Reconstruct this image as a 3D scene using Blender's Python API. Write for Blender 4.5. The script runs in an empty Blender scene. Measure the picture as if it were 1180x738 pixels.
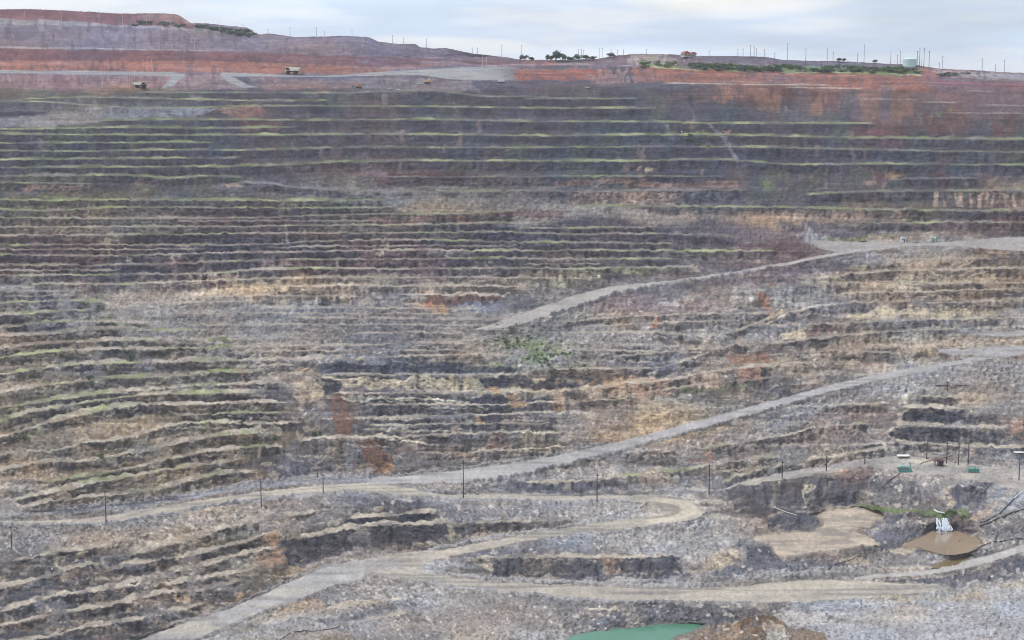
import bpy, bmesh, math, random
import numpy as np

rng = np.random.default_rng(7)
random.seed(7)
SC = bpy.context.scene
COL = SC.collection

# ------------------------------------------------------------------ camera model
IW, IH = 1180.0, 738.0
F = 1871.0                      # focal length, photo pixels
HOR = 84.0                      # photo row of the true horizon
PITCH = math.atan((IH/2-HOR)/F)
CP, SP = math.cos(PITCH), math.sin(PITCH)
def ray(px, py):
    a = (np.asarray(px, float)-IW/2)/F
    b = (IH/2-np.asarray(py, float))/F
    y = CP+b*SP
    z = -SP+b*CP
    return a/y, z/y             # direction scaled to y = 1

# ------------------------------------------------------------------ grid over the visible slopes
X0, X1, DX = -140, 1320, 0.85
NC = int((X1-X0)/DX)+1
cols = X0+np.arange(NC)*DX
SKY = [(-140,9),(-60,10),(0,11),(30,10.5),(60,11.5),(85,13),(110,14),(140,16),(165,15.5),(190,15.5),(205,17),(213,22),(220,27),(240,27),(265,30),(285,32),
       (294,38),(300,40),(310,38.5),(340,43),(360,42.5),(380,42),(400,41.5),(425,43),(436,48),(460,51),(478,50.5),(484,54.5),
       (500,56),(515,55.5),(530,59),(545,62),(560,63.5),(585,66.5),(600,69),(640,69.5),(690,68),(700,66),(712,64),(720,64),(726,62.5),(740,62),
       (775,63),(800,64.5),(840,64.8),(885,66),(900,69),(930,70.3),(960,70.5),(1000,72.3),(1030,74.2),(1050,74.2),(1062,76),
       (1080,79),(1120,81),(1150,83),(1180,84.2),(1240,85),(1320,85.5)]
sx, sy = np.array(SKY).T
skyline = np.interp(cols, sx, sy)
TOPROW = 100.0
NT = 120
DY = 0.7
t = np.arange(NT)/NT
Ytop = skyline[None, :]+(TOPROW-skyline[None, :])*t[:, None]
lowrows = np.arange(TOPROW, 775, DY)
Y = np.vstack([Ytop, np.repeat(lowrows[:, None], NC, 1)])
NR = Y.shape[0]
X = np.repeat(cols[None, :], NR, 0)
ROWI = np.arange(NR)*DY

def bspline(n, cell, scale):
    u = np.arange(n)*scale/cell
    i = np.floor(u).astype(int); f = u-i
    w = np.stack([(1-f)**3/6, (3*f**3-6*f**2+4)/6, (-3*f**3+3*f**2+3*f+1)/6, f**3/6], 0)
    return i, w
def noise(cx, cy):
    """smooth lattice noise, about unit variance, cell size in grid units"""
    iy, wy = bspline(NR, cy, DY); ix, wx = bspline(NC, cx, DX)
    lat = rng.standard_normal((iy[-1]+5, ix[-1]+5)).astype(np.float32)
    a = sum(wy[k][:, None]*lat[iy+k] for k in range(4))
    b = sum(wx[k][None, :]*a[:, ix+k] for k in range(4))
    return (b/0.48).astype(np.float32)
def worley(cx, cy, wx=0.0):
    """broken blocks: tone of the nearest block, distance to its middle, nearness to its edge"""
    u = (np.arange(NC)*DX/cx)[None, :]+wx*noise(cx*2.2, cy*2.2)*.5; v = (ROWI/cy)[:, None]+wx*noise(cx*2.2, cy*2.2)*.5
    u = u.astype(np.float32)+2; v = v.astype(np.float32)+2
    iu = np.clip(np.floor(u).astype(np.int32), 1, int(NC*DX/cx)+5); iv = np.clip(np.floor(v).astype(np.int32), 1, int(NR*DY/cy)+5)
    sh = (int(NR*DY/cy)+8, int(NC*DX/cx)+8)
    jx, jy, val = (rng.random(sh).astype(np.float32) for _ in range(3))
    f1 = np.full(u.shape, 9, np.float32); f2 = f1.copy(); tone = np.zeros_like(f1)
    for a in (-1, 0, 1):
        for b in (-1, 0, 1):
            r, c = iv+a, iu+b
            d = np.hypot(c+jx[r, c]-u, r+jy[r, c]-v); t = d < f1
            f2 = np.where(t, f1, np.minimum(f2, d)); tone = np.where(t, val[r, c], tone); f1 = np.where(t, d, f1)
    return tone*2-1, f1, f2-f1
def noise1(cell):
    ix, wx = bspline(NC, cell, DX)
    lat = rng.standard_normal(ix[-1]+5)
    return sum(wx[k]*lat[ix+k] for k in range(4))/0.65
def smooth(a, lo, hi):
    t = np.clip((a-lo)/(hi-lo), 0, 1); return t*t*(3-2*t)
def blur(a, sig, axis):
    """three box passes"""
    r = max(1, int(round(sig)))
    for _ in range(3):
        p = [(0, 0), (0, 0)]; p[axis] = (r+1, r)
        c = np.cumsum(np.pad(a, p, mode='edge'), axis=axis, dtype=np.float64)
        n = a.shape[axis]; k = 2*r+1
        a = (np.take(c, range(k, k+n), axis)-np.take(c, range(0, n), axis))/k
    return a

# shared irregularity fields
WX = 2.2*noise(9, 7)+1.2*noise(3.5, 3)
RAG = (0.5*noise(4, 5)+0.6*noise(2.2, 2.6)+.25*noise(13, 9))*np.interp(Y, [100, 240, 420, 600], [.08, .18, .38, .6])*(.55+.5*np.abs(noise(30,16)))
WY = 1.3*noise(10, 6)+0.7*noise(3.5, 2.5)

def polymask(pts, feather=2.0, warp=1.0):
    """soft mask of a ground outline"""
    p = np.array(pts, float)
    m = np.zeros((NR, NC), np.float32)
    c0 = max(0, int((p[:, 0].min()-X0-8)/DX)); c1 = min(NC, int((p[:, 0].max()-X0+9)/DX))
    rr = np.where((Y.max(1) >= p[:, 1].min()-8) & (Y.min(1) <= p[:, 1].max()+8))[0]
    if c1 <= c0 or len(rr) == 0: return m
    r0, r1 = rr[0], rr[-1]+1
    xx = X[r0:r1, c0:c1]+warp*WX[r0:r1, c0:c1]; yy = Y[r0:r1, c0:c1]+warp*WY[r0:r1, c0:c1]
    ins = np.zeros(xx.shape, bool); dist = np.full(xx.shape, 1e9)
    for (ax, ay), (bx, by) in zip(p, np.roll(p, -1, 0)):
        if ay != by:
            ins ^= ((ay > yy) != (by > yy)) & (xx < (bx-ax)*(yy-ay)/(by-ay)+ax)
        ex, ey = bx-ax, by-ay; L = ex*ex+ey*ey+1e-9
        tt = np.clip(((xx-ax)*ex+(yy-ay)*ey)/L, 0, 1)
        dist = np.minimum(dist, np.hypot(xx-ax-tt*ex, yy-ay-tt*ey))
    sd = np.where(ins, dist, -dist)
    m[r0:r1, c0:c1] = smooth(sd, -feather*0.5, feather*0.5)
    return m
def ell(cx, cy, rx, ry, feather=0.6, warp=1.0):
    xx = X+warp*WX; yy = Y+warp*WY
    return (1-smooth(np.hypot((xx-cx)/rx, (yy-cy)/ry), 1-feather, 1+feather*0.3)).astype(np.float32)
def curve(pts):
    p = np.array(pts, float)
    x, y = p[:, 0], p[:, 1]
    # monotone-ish cubic through the points
    d = np.gradient(y, x) if len(x) > 2 else np.full(len(x), (y[-1]-y[0])/(x[-1]-x[0]))
    i = np.clip(np.searchsorted(x, cols)-1, 0, len(x)-2)
    h = x[i+1]-x[i]; t = np.clip((cols-x[i])/h, 0, 1)
    return (2*t**3-3*t**2+1)*y[i]+(t**3-2*t**2+t)*h*d[i]+(-2*t**3+3*t**2)*y[i+1]+(t**3-t**2)*h*d[i+1]
def band(pts, up, dn, feather=1.0, wig=0.7, fade=14, rag=0):
    """strip along a line that runs across: from up above the line to dn below it"""
    x0, x1 = pts[0][0], pts[-1][0]
    wl = wig*np.interp(curve(pts), [100, 230, 420], [.22, .28, .5])
    yl = curve(pts)+wl*((0.3*noise1(3)+0.15*noise1(11))*smooth(curve(pts), 240, 420)+0.9*noise1(60))
    if np.ndim(up): up = np.interp(cols, [a for a, _ in up], [b for _, b in up])
    e = smooth(cols, x0-1, x0+fade)*(1-smooth(cols, x1-fade, x1+1)) if fade else ((cols >= x0) & (cols <= x1)).astype(float)
    if x0 <= 2: e = 1-smooth(cols, x1-fade, x1+1) if x1 < 1178 else np.ones(NC)
    elif x1 >= 1178: e = smooth(cols, x0-1, x0+fade)
    up = up*(0.35+0.65*e)*(np.clip(1+.25*noise1(6)+.3*noise1(22), .3, 1.8) if wig > .45 else 1)
    Yq = Y+rag*RAG if rag else Y
    m = smooth(Yq, (yl-up-feather)[None, :], (yl-up+0.001)[None, :])*(1-smooth(Yq, (yl+dn)[None, :], (yl+dn+feather)[None, :]))
    return (m*e[None, :]).astype(np.float32), yl
def edgeband(top, bot, feather=1.2, wig=0.5, clipx=None):
    yt = curve(top)+wig*0.6*noise1(14); yb = curve(bot)+wig*0.6*noise1(14)
    x0 = max(top[0][0], bot[0][0]); x1 = min(top[-1][0], bot[-1][0])
    Yq = Y+.55*RAG
    m = smooth(Yq, yt-feather/2, yt+feather/2)*(1-smooth(Yq, yb-feather/2, yb+feather/2))
    lo = np.ones(NC) if x0 <= 2 else smooth(cols, x0-2, x0+2)
    hi = np.ones(NC) if x1 >= 1178 else 1-smooth(cols, x1-2, x1+2)
    return (m*(lo*hi)[None, :]).astype(np.float32)

def S(r, g, b):                                # measured display colour -> linear
    c = np.array([r, g, b], float)/255
    return np.where(c <= 0.04045, c/12.92, ((c+0.055)/1.055)**2.4)

# ------------------------------------------------------------------ large-scale distance table (metres, by photo column and row)
TAB = {
 -140: [(5,2350),(11,2300),(22,2080),(24,1960),(54,1800),(57,1780),(81,1700),(86,1660),(103,1560),(330,1265),(560,1030),(600,1000),(740,890),(790,850)],
 150: [(11,2300),(29,2080),(31,1960),(56,1790),(81,1700),(86,1650),(103,1560),(330,1275),(560,1045),(600,1010),(740,890),(790,850)],
 300: [(29,2100),(40,2000),(62,1780),(81,1700),(86,1650),(105,1560),(330,1280),(450,1150),(555,1050),(580,1005),(640,950),(740,850),(790,810)],
 600: [(66,1900),(74,1800),(78,1700),(92,1600),(96,1570),(110,1540),(330,1290),(370,1220),(450,1150),(540,1060),(575,985),(600,950),(640,900),(690,830),(740,780),(790,730)],
 900: [(62,1700),(84,1620),(92,1580),(110,1545),(240,1380),(300,1300),(370,1215),(450,1120),(540,1040),(590,960),(640,900),(690,830),(740,780),(790,730)],
1320: [(83,1640),(93,1590),(110,1550),(250,1380),(290,1290),(350,1240),(400,1160),(420,1120),(510,1040),(550,990),(600,930),(650,880),(690,830),(740,790),(790,740)],
}
def pchip(x, y, q):
    x = np.array(x, float); y = np.array(y, float)
    h = np.diff(x); dl = np.diff(y)/h
    d = np.zeros_like(x); d[0], d[-1] = dl[0], dl[-1]
    d[1:-1] = np.where(dl[:-1]*dl[1:] > 0, 2*dl[:-1]*dl[1:]/(dl[:-1]+dl[1:]+1e-15), 0)
    i = np.clip(np.searchsorted(x, q)-1, 0, len(x)-2)
    hh = x[i+1]-x[i]; t = np.clip((q-x[i])/hh, 0, 1)
    return (2*t**3-3*t**2+1)*y[i]+(t**3-2*t**2+t)*hh*d[i]+(-2*t**3+3*t**2)*y[i+1]+(t**3-t**2)*hh*d[i+1]
tx = sorted(TAB)
tabs = [pchip([a for a, _ in TAB[k]], [math.log(b) for _, b in TAB[k]], Y) for k in tx]
LB = np.zeros((NR, NC))
for i in range(len(tx)-1):
    s = (cols >= tx[i]) & (cols <= tx[i+1]+0.001)
    w = (cols[s]-tx[i])/(tx[i+1]-tx[i]); w = w*w*(3-2*w)
    LB[:, s] = tabs[i][:, s]*(1-w)+tabs[i+1][:, s]*w
del tabs
dY = np.diff(Y, axis=0)
LB = blur(LB, 4, 1)
QB = np.maximum(-np.diff(LB, axis=0)/dY, 5e-5)

_, rz = ray(X, Y)
M = -rz                                        # tangent of the downward view angle

# ------------------------------------------------------------------ bench crests: polyline, berm depth in photo rows, grass 0..1, brightness
LN = []
def ln(pts, up=1.6, g=0.3, b=1.0): LN.append((pts, up, g, b))
# upper wall
ln([(150,107),(300,107),(385,107.5),(520,107),(550,111),(600,112),(640,113)],1.2,.15)
ln([(10,115),(100,112.5),(210,114.5),(300,116),(385,116)],1.4,.4)
ln([(0,117.5),(60,118),(110,122.5),(240,124),(300,122.5),(385,123),(500,123),(600,125),(760,125)],1.4,.4)
ln([(600,114),(740,114)],1.2,.2)
ln([(110,139),(235,138),(350,138.7),(510,138.6),(600,140),(750,141),(830,142.5),(900,142.5),(1010,142.5)],1.8,.55)
ln([(0,149.5),(20,149),(140,147.5),(255,148),(345,146.5)],1.8,.65)
ln([(0,155),(300,156),(345,155.5),(440,154.7),(600,156.5),(830,156),(950,158.5),(1180,161)],2.0,.65)
ln([(0,165),(120,165),(250,164.5)],1.8,.6)
ln([(390,169.7),(600,170.5),(900,170.5),(960,172),(1100,174.6),(1180,176.5)],1.5,.35)
ln([(0,174),(110,174.5),(190,173),(345,172.2),(390,170)],1.8,.6)
ln([(0,184),(120,183),(230,182.5),(280,182)],1.8,.6)
ln([(0,193),(200,192.5),(260,192),(300,191),(380,187.5),(450,185.7),(600,186),(700,186),(850,185.7),(900,189),(1000,189),(1180,190.5)],2.2,.7)
ln([(0,203.5),(160,203),(200,206),(230,203.5),(285,205)],2.4,.6)
ln([(440,204.3),(600,204),(840,203.5)],1.4,.3)
ln([(1015,207),(1060,206),(1135,206)],1.4,.2)
ln([(270,210),(300,211.5),(350,216.5),(400,220.5),(440,222),(540,221),(600,220.5),(700,220.5),(860,219.5)],2.6,.2,1.08)
ln([(920,226),(960,223),(1000,221.5),(1060,220.5),(1180,220)],2.0,.3)
ln([(0,210),(110,212)],1.4,.4)
ln([(0,230),(60,231.5),(110,231),(300,231),(450,231)],2.6,.9)
ln([(655,237.5),(760,238),(830,238.7),(910,240),(1010,242.3),(1180,243.5)],2.8,.65,1.1)
ln([(0,242),(60,243),(120,240),(300,240),(460,239)],2.0,.6)
ln([(0,250.5),(130,252),(300,251),(380,248),(450,247),(540,246.5),(600,243)],2.0,.3)
ln([(0,261.5),(70,261.5),(300,261),(360,260),(480,259.5),(600,257)],2.0,.2)
ln([(600,262.5),(700,262.5),(760,262)],1.8,.2); ln([(980,257),(1060,256.6),(1180,257)],2.2,.2)
ln([(0,271.5),(150,271),(300,269.5),(430,268.7),(560,268),(690,270),(760,270),(850,272)],2.0,.15)
ln([(0,282.5),(150,282.5),(300,282),(360,278.5),(560,278),(620,279.5),(700,280),(780,281)],2.0,.15)
ln([(0,294),(150,294.5),(300,291),(400,289.5),(600,289),(770,289),(900,289.5)],2.2,.15)
ln([(0,305.5),(150,306),(300,300),(450,299),(560,298),(680,299),(780,299)],2.2,.1)
ln([(0,317.5),(150,317),(230,316),(300,311),(450,310.5),(560,309.5),(680,310),(800,307.5)],2.2,.1)
ln([(30,328),(150,328),(300,321),(450,320.5),(560,320),(640,321)],2.2,.05,1.05)
ln([(300,330),(400,329.5),(500,329.5),(600,330)],2.2,.0,1.08)
# left benches
ln([(0,350.5),(45,348),(95,347.5),(125,350)],3.2,.35); ln([(0,364),(60,359.5),(115,357)],3.2,.4)
ln([(0,378),(70,371),(120,371),(175,372.5)],3.2,.35); ln([(0,388),(60,384.5),(90,381),(190,381),(250,380)],3.2,.3)
ln([(0,402),(40,397.5),(80,395.5),(160,391.5),(250,391),(330,391)],3.2,.25)
ln([(0,413),(60,406),(100,404),(180,402),(300,400)],3.4,.25)
ln([(0,432),(30,428.5),(80,421.5),(130,418.5),(200,417),(300,415.5),(430,414.5)],4.5,.15,1.08)
ln([(0,452),(40,445.5),(80,440.5),(140,436),(200,434),(240,430.5),(310,428)],3.8,.2)
ln([(0,470),(60,461.5),(120,453.5),(180,448.5),(240,444.5),(330,441)],3.8,.2)
ln([(0,487),(30,477),(60,471.5),(110,462.5),(150,457.5),(300,452.5)],3.8,.25)
ln([(0,504),(40,492.5),(80,482),(110,475),(160,468),(220,466.5),(300,464),(345,463)],[(0,6.5),(110,7),(170,4),(340,2.5)],.05,1.12)
ln([(200,480),(250,477.5),(345,476)],2.6,.1)
ln([(0,524),(40,520),(60,519.5),(100,510.5),(140,507),(165,499.5),(205,490.5),(300,489),(350,487)],3.6,.1,1.06)
ln([(0,541.5),(50,533.5),(105,531.5),(135,525.5),(165,519.5),(200,513.5),(225,507.5),(260,502),(330,500)],4.2,.1,1.03)
ln([(50,557),(100,548.5),(130,543),(165,537),(200,528.5),(240,520.5),(270,517),(330,515)],4,.1,1.03)
ln([(10,577),(70,567),(110,557.5),(150,550.5),(212,539),(240,536),(280,529)],4.8,.05,1.1)
ln([(10,589),(60,578),(120,571),(160,567),(200,560),(225,553),(260,546),(300,544)],3.8,.1)
# centre and right, middle rows
ln([(455,339),(520,340.5),(585,340.5)],2,0,1.15); ln([(300,355),(420,355.5),(560,356)],2.2,0); ln([(330,367.5),(480,367.5),(600,369)],2.4,0)
ln([(400,385),(470,383.5),(540,384)],2.2,0); ln([(300,399),(400,398),(480,395.5),(540,397)],2.6,0); ln([(430,411),(520,409.5),(600,410)],2.6,0)
ln([(640,373),(690,367),(760,363.7),(820,361.5),(900,360.5)],1.8,0,1.1)
ln([(640,384),(760,384),(830,386.5),(860,377),(895,364),(912,360.5),(940,354),(970,350),(1000,349),(1080,349),(1180,345)],2.2,0,1.1)
ln([(690,398),(770,397.5)],2,0); ln([(600,427),(690,425),(770,422),(800,413),(820,407)],2.2,0)
ln([(560,452.5),(600,451.5),(680,449),(720,444),(780,437),(820,429),(860,425),(900,422)],2.8,.1,1.12)
ln([(880,376.5),(950,373.5),(1000,371),(1060,369),(1130,367),(1180,365.5)],2.8,0,1.08)
ln([(880,419.5),(940,419)],1.8,0); ln([(985,400.5),(1060,400.5),(1100,402)],2,0)
ln([(370,432),(450,432.5),(600,431.5)],2.2,0); ln([(375,453.5),(480,453),(600,452.5)],2,0)
ln([(395,481),(470,480),(560,478.5),(650,474)],2,0); ln([(340,508),(400,504),(450,504),(540,500),(600,498),(650,500)],2.8,0,1.05)
ln([(470,521.5),(560,520.5),(660,513)],2,0)
ln([(640,402),(720,405),(770,403)],2,0)
ln([(1040,328),(1100,327),(1180,326)],2,0); ln([(960,318),(1040,312),(1180,309)],2,0)
ln([(805,518),(850,511),(900,503),(960,491),(1010,487.5)],2.6,.05); ln([(1035,469.5),(1075,470),(1120,473)],3.4,0,1.08)
ln([(1030,487.5),(1080,491.5),(1130,493.5),(1160,494)],3.4,0,1.1); ln([(960,516),(1040,511),(1080,513),(1150,516),(1180,516)],3.6,.1,1.05)
ln([(600,557),(690,553),(740,547),(790,542),(850,531),(920,526)],2.6,.05); ln([(830,556),(860,546),(900,536),(940,529.5),(990,522),(1030,514.5)],2.6,.1)
ln([(900,470),(960,468),(1030,465)],2,0)
# lower left
ln([(10,649),(60,638),(100,632),(150,621)],4.5,.05); ln([(0,679),(30,672),(60,664),(90,654),(130,649)],4.5,.05)
ln([(145,643),(190,630),(230,619),(260,608.5),(290,602),(340,594),(372,589)],[(145,9),(230,9),(300,6),(370,3)],.0,1.1)
ln([(120,659),(190,645),(215,642),(260,630),(285,625),(300,618.5),(340,609),(372,604)],[(120,5),(250,7),(370,4)],0,1.06)
ln([(95,683),(160,669),(200,661),(240,651),(270,642),(300,634.5),(322,630)],6,0,1.05)
ln([(0,706),(20,700),(60,688),(110,682),(150,676),(200,673),(250,664.5),(292,656)],5.5,0,1.02)
ln([(0,722),(50,710.5),(100,702),(150,693.5),(180,686),(240,679.5),(285,667)],5,0,1.0)
ln([(0,742),(30,739),(100,724),(160,714),(190,707.5),(240,694.5)],4.5,0,1.0)
ln([(335,623),(380,614.5),(400,611),(420,607),(500,604),(520,603)],5,0,1.08)
ln([(395,598),(430,595.5),(470,593),(508,591)],4.5,0,1.05)
ln([(518,602),(600,601),(665,599)],3,0); ln([(545,643.5),(620,642.5),(700,642.5),(790,641)],3.5,0,1.08)
ln([(300,722),(380,703),(430,694),(470,690)],4,0,1.05); ln([(340,738),(420,717),(480,706)],4,0)
ln([(600,704),(680,702),(740,705)],3,0,1.05)

for p_ in [[(200,343.5),(300,341),(420,342)],[(190,362),(280,361),(400,361.5),(560,362)],[(210,374.5),(330,374),(450,374.5),(600,375.5)],[(260,406),(400,405),(540,403.5)],[(300,421),(345,420)],[(180,350),(260,348),(300,349)],
          [(650,378),(760,372.5),(860,368.5)],[(700,411),(800,402.5),(880,396.5),(960,390)],[(740,452),(830,441),(900,434.5)],[(900,395.5),(1000,384),(1100,379.5)],[(880,410),(960,404.5),(1060,408)],[(960,338.5),(1060,336),(1180,333)],[(880,331),(940,328),(1000,325)],
          [(990,302),(1100,298),(1150,298)],[(1040,312.5),(1120,311)],[(660,463),(740,458)],[(600,466),(660,462.5)],[(420,467),(520,466),(600,467.5)],[(420,490.5),(520,489.5),(640,488)],[(1050,456),(1120,459)],[(1130,430),(1180,428)],[(820,545),(900,538.5)],[(640,533),(700,528)],
          [(200,255.5),(330,255),(450,254)],[(0,288),(120,288),(240,287)],[(300,284.5),(450,284),(600,284.5)],[(0,311.5),(140,311.5)],[(0,336),(100,335)],[(0,342),(90,341)],[(600,305),(700,304.5)]]:
    ln(p_, 1.5, .02, .97)
BERM = np.zeros((NR, NC), np.float32); GRASS = np.zeros((NR, NC), np.float32); BRI = np.ones((NR, NC), np.float32)
FACE = np.zeros((NR, NC), np.float32)
gpatch = noise(26, 9)+0.6*noise(6, 5)
for pts, up, g, b in LN:
    up = [(a, .72*b_) for a, b_ in up] if np.ndim(up) else up*np.interp(pts[0][1], [150, 240, 420, 600], [.85, .62, .72, .85])
    m, yl = band(pts, up, 0.15, 0.7, rag=1)
    BERM = np.maximum(BERM, m)
    GRASS = np.maximum(GRASS, m*np.clip(g*1.5-0.25+0.45*gpatch*(g > .02), 0, 1))
    BRI = BRI*(1-m)+b*m
    fm, _ = band(pts, -0.6, 8.5*(1+.3*noise1(40)).mean(), 3.0)           # the steep face just under the crest
    FACE = np.maximum(FACE, fm)
COLL = smooth(noise(15, 10)+.6*noise(5, 5), .75, 1.7)*smooth(Y, 240, 420)      # stretches where the bench has slumped

# ------------------------------------------------------------------ roads, flats and water outlines
R_MAIN = np.zeros((NR, NC), np.float32)
def road(m):
    global R_MAIN
    R_MAIN = np.maximum(R_MAIN, m)
road(edgeband([(0,601),(60,600),(120,595),(160,588),(200,582),(260,572.5),(300,567),(350,561),(400,557.5),(440,557),(470,562),(500,568),(600,569),(660,571),(745,571.5)],
              [(0,604),(60,605),(120,602),(160,597),(200,589),(260,579),(300,574),(350,569),(400,567),(440,568),(470,571),(500,573.5),(600,576),(660,576.5),(745,577)]))
road(polymask([(690,571.5),(730,570.8),(760,571),(785,574),(802,580),(811,587),(812,592.5),(803,597.5),(785,600.5),(760,604),(720,609.5),(690,613.5),(690,605),(715,601),(740,598),(755,593.5),(761,588),(757,582),(745,578.8),(725,577.8),(690,577.5)],1.5,.25))
road(edgeband([(455,652),(470,646),(500,637),(540,628),(600,617.5),(640,610.5),(700,602),(745,595)],[(455,662),(470,655),(490,649),(510,643.5),(560,633),(600,625),(640,618.5),(700,610),(745,604)]))
road(polymask([(400,650),(430,642),(470,636),(500,635),(505,644),(487,651),(480,657),(500,662),(520,665),(520,675),(480,668),(440,664),(410,660)],1.8,.3))
road(edgeband([(470,656),(500,662),(540,668),(600,672),(700,676),(780,678),(840,676.5),(880,673),(920,669),(1000,671),(1050,673),(1095,676)],
              [(470,666),(500,671),(540,677),(600,683),(700,691),(780,692),(840,693),(880,694),(920,694),(1000,688),(1050,684),(1095,679)]))
R_LEFT = edgeband([(150,742),(200,722.5),(260,703),(300,686),(350,664),(395,649),(420,645)],[(150,765),(200,746),(260,722),(300,705),(350,688),(380,676),(420,668)])
R_GREY = edgeband([(425,551.5),(520,543),(580,535.5),(640,525),(700,512.5),(760,497),(820,481),(880,464.5),(940,448.5),(1000,434),(1060,423),(1130,411),(1180,402)],
                  [(425,557.5),(480,557),(520,556.5),(580,549),(640,537),(700,522),(760,506),(820,490),(880,473),(940,456),(1000,441),(1060,429),(1130,415.5),(1180,408)])
R_GREY = np.maximum(R_GREY, polymask([(1080,402),(1130,400),(1180,397),(1330,394),(1330,404),(1180,406),(1130,409),(1080,406)],2,.4)*.9)
R_GREY = np.maximum(R_GREY, polymask([(1120,386),(1150,383),(1180,382),(1330,381),(1330,385),(1180,387),(1150,388)],1.5,.3)*.9)
R_UP = edgeband([(548,379),(575,371.5),(600,362),(640,348.5),(690,333),(750,325.5),(830,315.5),(900,303.5),(960,291.5),(1010,284),(1060,280.5),(1100,278),(1180,273)],
                [(548,380),(575,378.5),(600,374),(640,361),(690,344),(750,329),(830,318),(900,306.5),(960,295),(1010,287.5),(1060,283.5),(1100,284),(1180,290)])
R_UP = np.maximum(R_UP, polymask([(935,276),(1000,279),(1060,278.5),(1010,284),(965,292),(940,284)],2,.4)*.9)
R_RIM = np.maximum((1-smooth(X, 560, 600))*edgeband([(255,84),(400,86),(430,83.5),(480,80.5),(530,78),(600,76.5)],[(255,88),(400,88.5),(430,87.5),(480,87),(530,92),(600,92)],0.8,.2),
                   edgeband([(0,81),(100,82),(200,83.5)],[(0,84),(100,86),(200,88)],0.8,.2))
R_RIM = np.maximum(R_RIM, polymask([(200,84),(215,86),(200,99),(185,103),(195,93)],1.5,.3))
R_RIM = np.maximum(R_RIM, polymask([(252,85),(262,86),(285,97),(296,101),(280,101),(265,95)],1.5,.3))
R_PUMP = polymask([(825,566),(860,555),(900,545),(940,538),(1000,529),(1040,525),(1085,531),(1130,536),(1180,541),(1330,544),(1330,562),(1180,566),(1150,560),(1120,552),(1080,548),(1040,546),(1010,536),(980,540),(940,546),(900,553),(850,563)],2,.5)
R_LOW = edgeband([(985,665),(1040,660),(1080,655),(1120,645),(1180,627)],[(985,669),(1040,665),(1080,661),(1120,653),(1180,636)])
MUD = (polymask([(930,593),(945,589),(962,586.5),(982,583.5),(1000,585.5),(1020,592),(1018,597),(1000,603),(985,606),(972,611),(1000,617),(1010,626),(975,631),(945,635),(910,641),(900,640),(897,631),(868,622),(873,616),(900,612),(938,613),(950,606)],2,.9))
MUD2 = np.maximum(polymask([(968,646),(1000,642),(1000,648),(975,652)],1.5,.8), polymask([(1025,631),(1045,630),(1065,636),(1040,641)],1.5,.8)*.9)
POND = polymask([(1041,629),(1050,625),(1058,622),(1066,617),(1074,613.5),(1085,612.5),(1098,612.5),(1107,614.5),(1114,618.5),(1124,621),(1129,624),(1126,629),(1118,632.5),(1112,635.5),(1100,636),(1090,637.5),(1078,635),(1066,634.5),(1056,632),(1047,632)],1.2,.6)
ARM = polymask([(1074,655),(1090,647),(1108,641.5),(1122,640),(1112,646),(1090,653)],1.2,.4)
LAKE = polymask([(652,748),(656,736),(670,731),(700,727),(730,724.5),(760,721.5),(800,718.5),(812,720),(795,729),(772,736),(764,748)],1.2,.6)
ROADS = np.maximum.reduce([R_MAIN, R_LEFT, R_GREY, R_UP, R_PUMP*.9, R_LOW])
FLAT = np.maximum.reduce([ROADS, MUD, POND, ARM, LAKE])

# talus / blasted-rock areas
TAL = np.zeros((NR, NC), np.float32)
for p in [
 [(400,222),(480,224),(600,222),(660,226),(660,238),(760,242),(820,248),(900,250),(940,262),(960,280),(930,290),(880,284),(800,270),(700,256),(620,247),(560,243),(480,240)],
 [(640,380),(700,375),(760,385),(770,398),(700,400),(660,410),(640,395)],
 [(600,376),(640,362),(700,346),(790,336),(820,345),(780,361),(700,366),(640,374)],
 [(120,332),(240,332),(300,350),(600,354),(600,372),(560,400),(430,405),(330,400),(250,410),(180,395),(190,375),(150,355)],
 [(700,528),(760,515),(830,500),(900,482),(900,498),(840,508),(800,516),(760,520)],
 [(1000,445),(1080,425),(1180,412),(1330,410),(1330,450),(1180,445),(1080,442),(1030,455),(1010,462)],
 [(870,470),(1000,445),(1010,462),(930,478),(880,485)],
 [(0,604),(80,606),(120,604),(160,600),(200,592),(300,577),(370,570),(440,569),(500,575),(500,585),(400,580),(330,588),(200,612),(150,628),(80,634),(0,645)],
 [(510,578),(600,578),(690,579),(735,580),(735,592),(700,598),(620,607),(600,599),(520,600)],
 [(490,652),(520,643),(600,627),(700,612),(790,601),(815,600),(830,612),(830,638),(700,640),(560,640),(500,655)],
 [(260,722),(340,692),(400,670),(470,668),(560,680),(640,690),(760,700),(860,700),(860,715),(760,720),(660,730),(620,740),(250,740)],
 [(860,632),(900,636),(905,645),(960,645),(1000,640),(1000,655),(960,656),(850,668),(820,664)],
 [(1000,668),(1100,662),(1180,640),(1330,630),(1330,675),(1180,668),(1120,676),(1010,672)],
 [(850,720),(900,695),(980,688),(1080,684),(1180,675),(1330,672),(1330,770),(850,770)],
 [(790,712),(850,705),(960,725),(980,770),(740,770)],
 [(990,540),(1040,548),(1120,555),(1120,585),(1040,588),(1000,585)],
 [(985,612),(1050,598),(1075,600),(1072,612),(1040,626),(995,624)],
 [(1130,600),(1180,590),(1330,585),(1330,630),(1130,640)],
 [(560,392),(650,385),(660,420),(560,425)],
 [(1030,288),(1100,286),(1130,300),(1060,310),(980,305)],
 [(440,556),(520,558),(600,550),(690,530),(700,545),(600,556),(500,566)],
]:
    TAL = np.maximum(TAL, polymask(p, 8, 1.6)*(.6 if p[0] == (120,332) else 1))
TAL *= 1-FLAT

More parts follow.
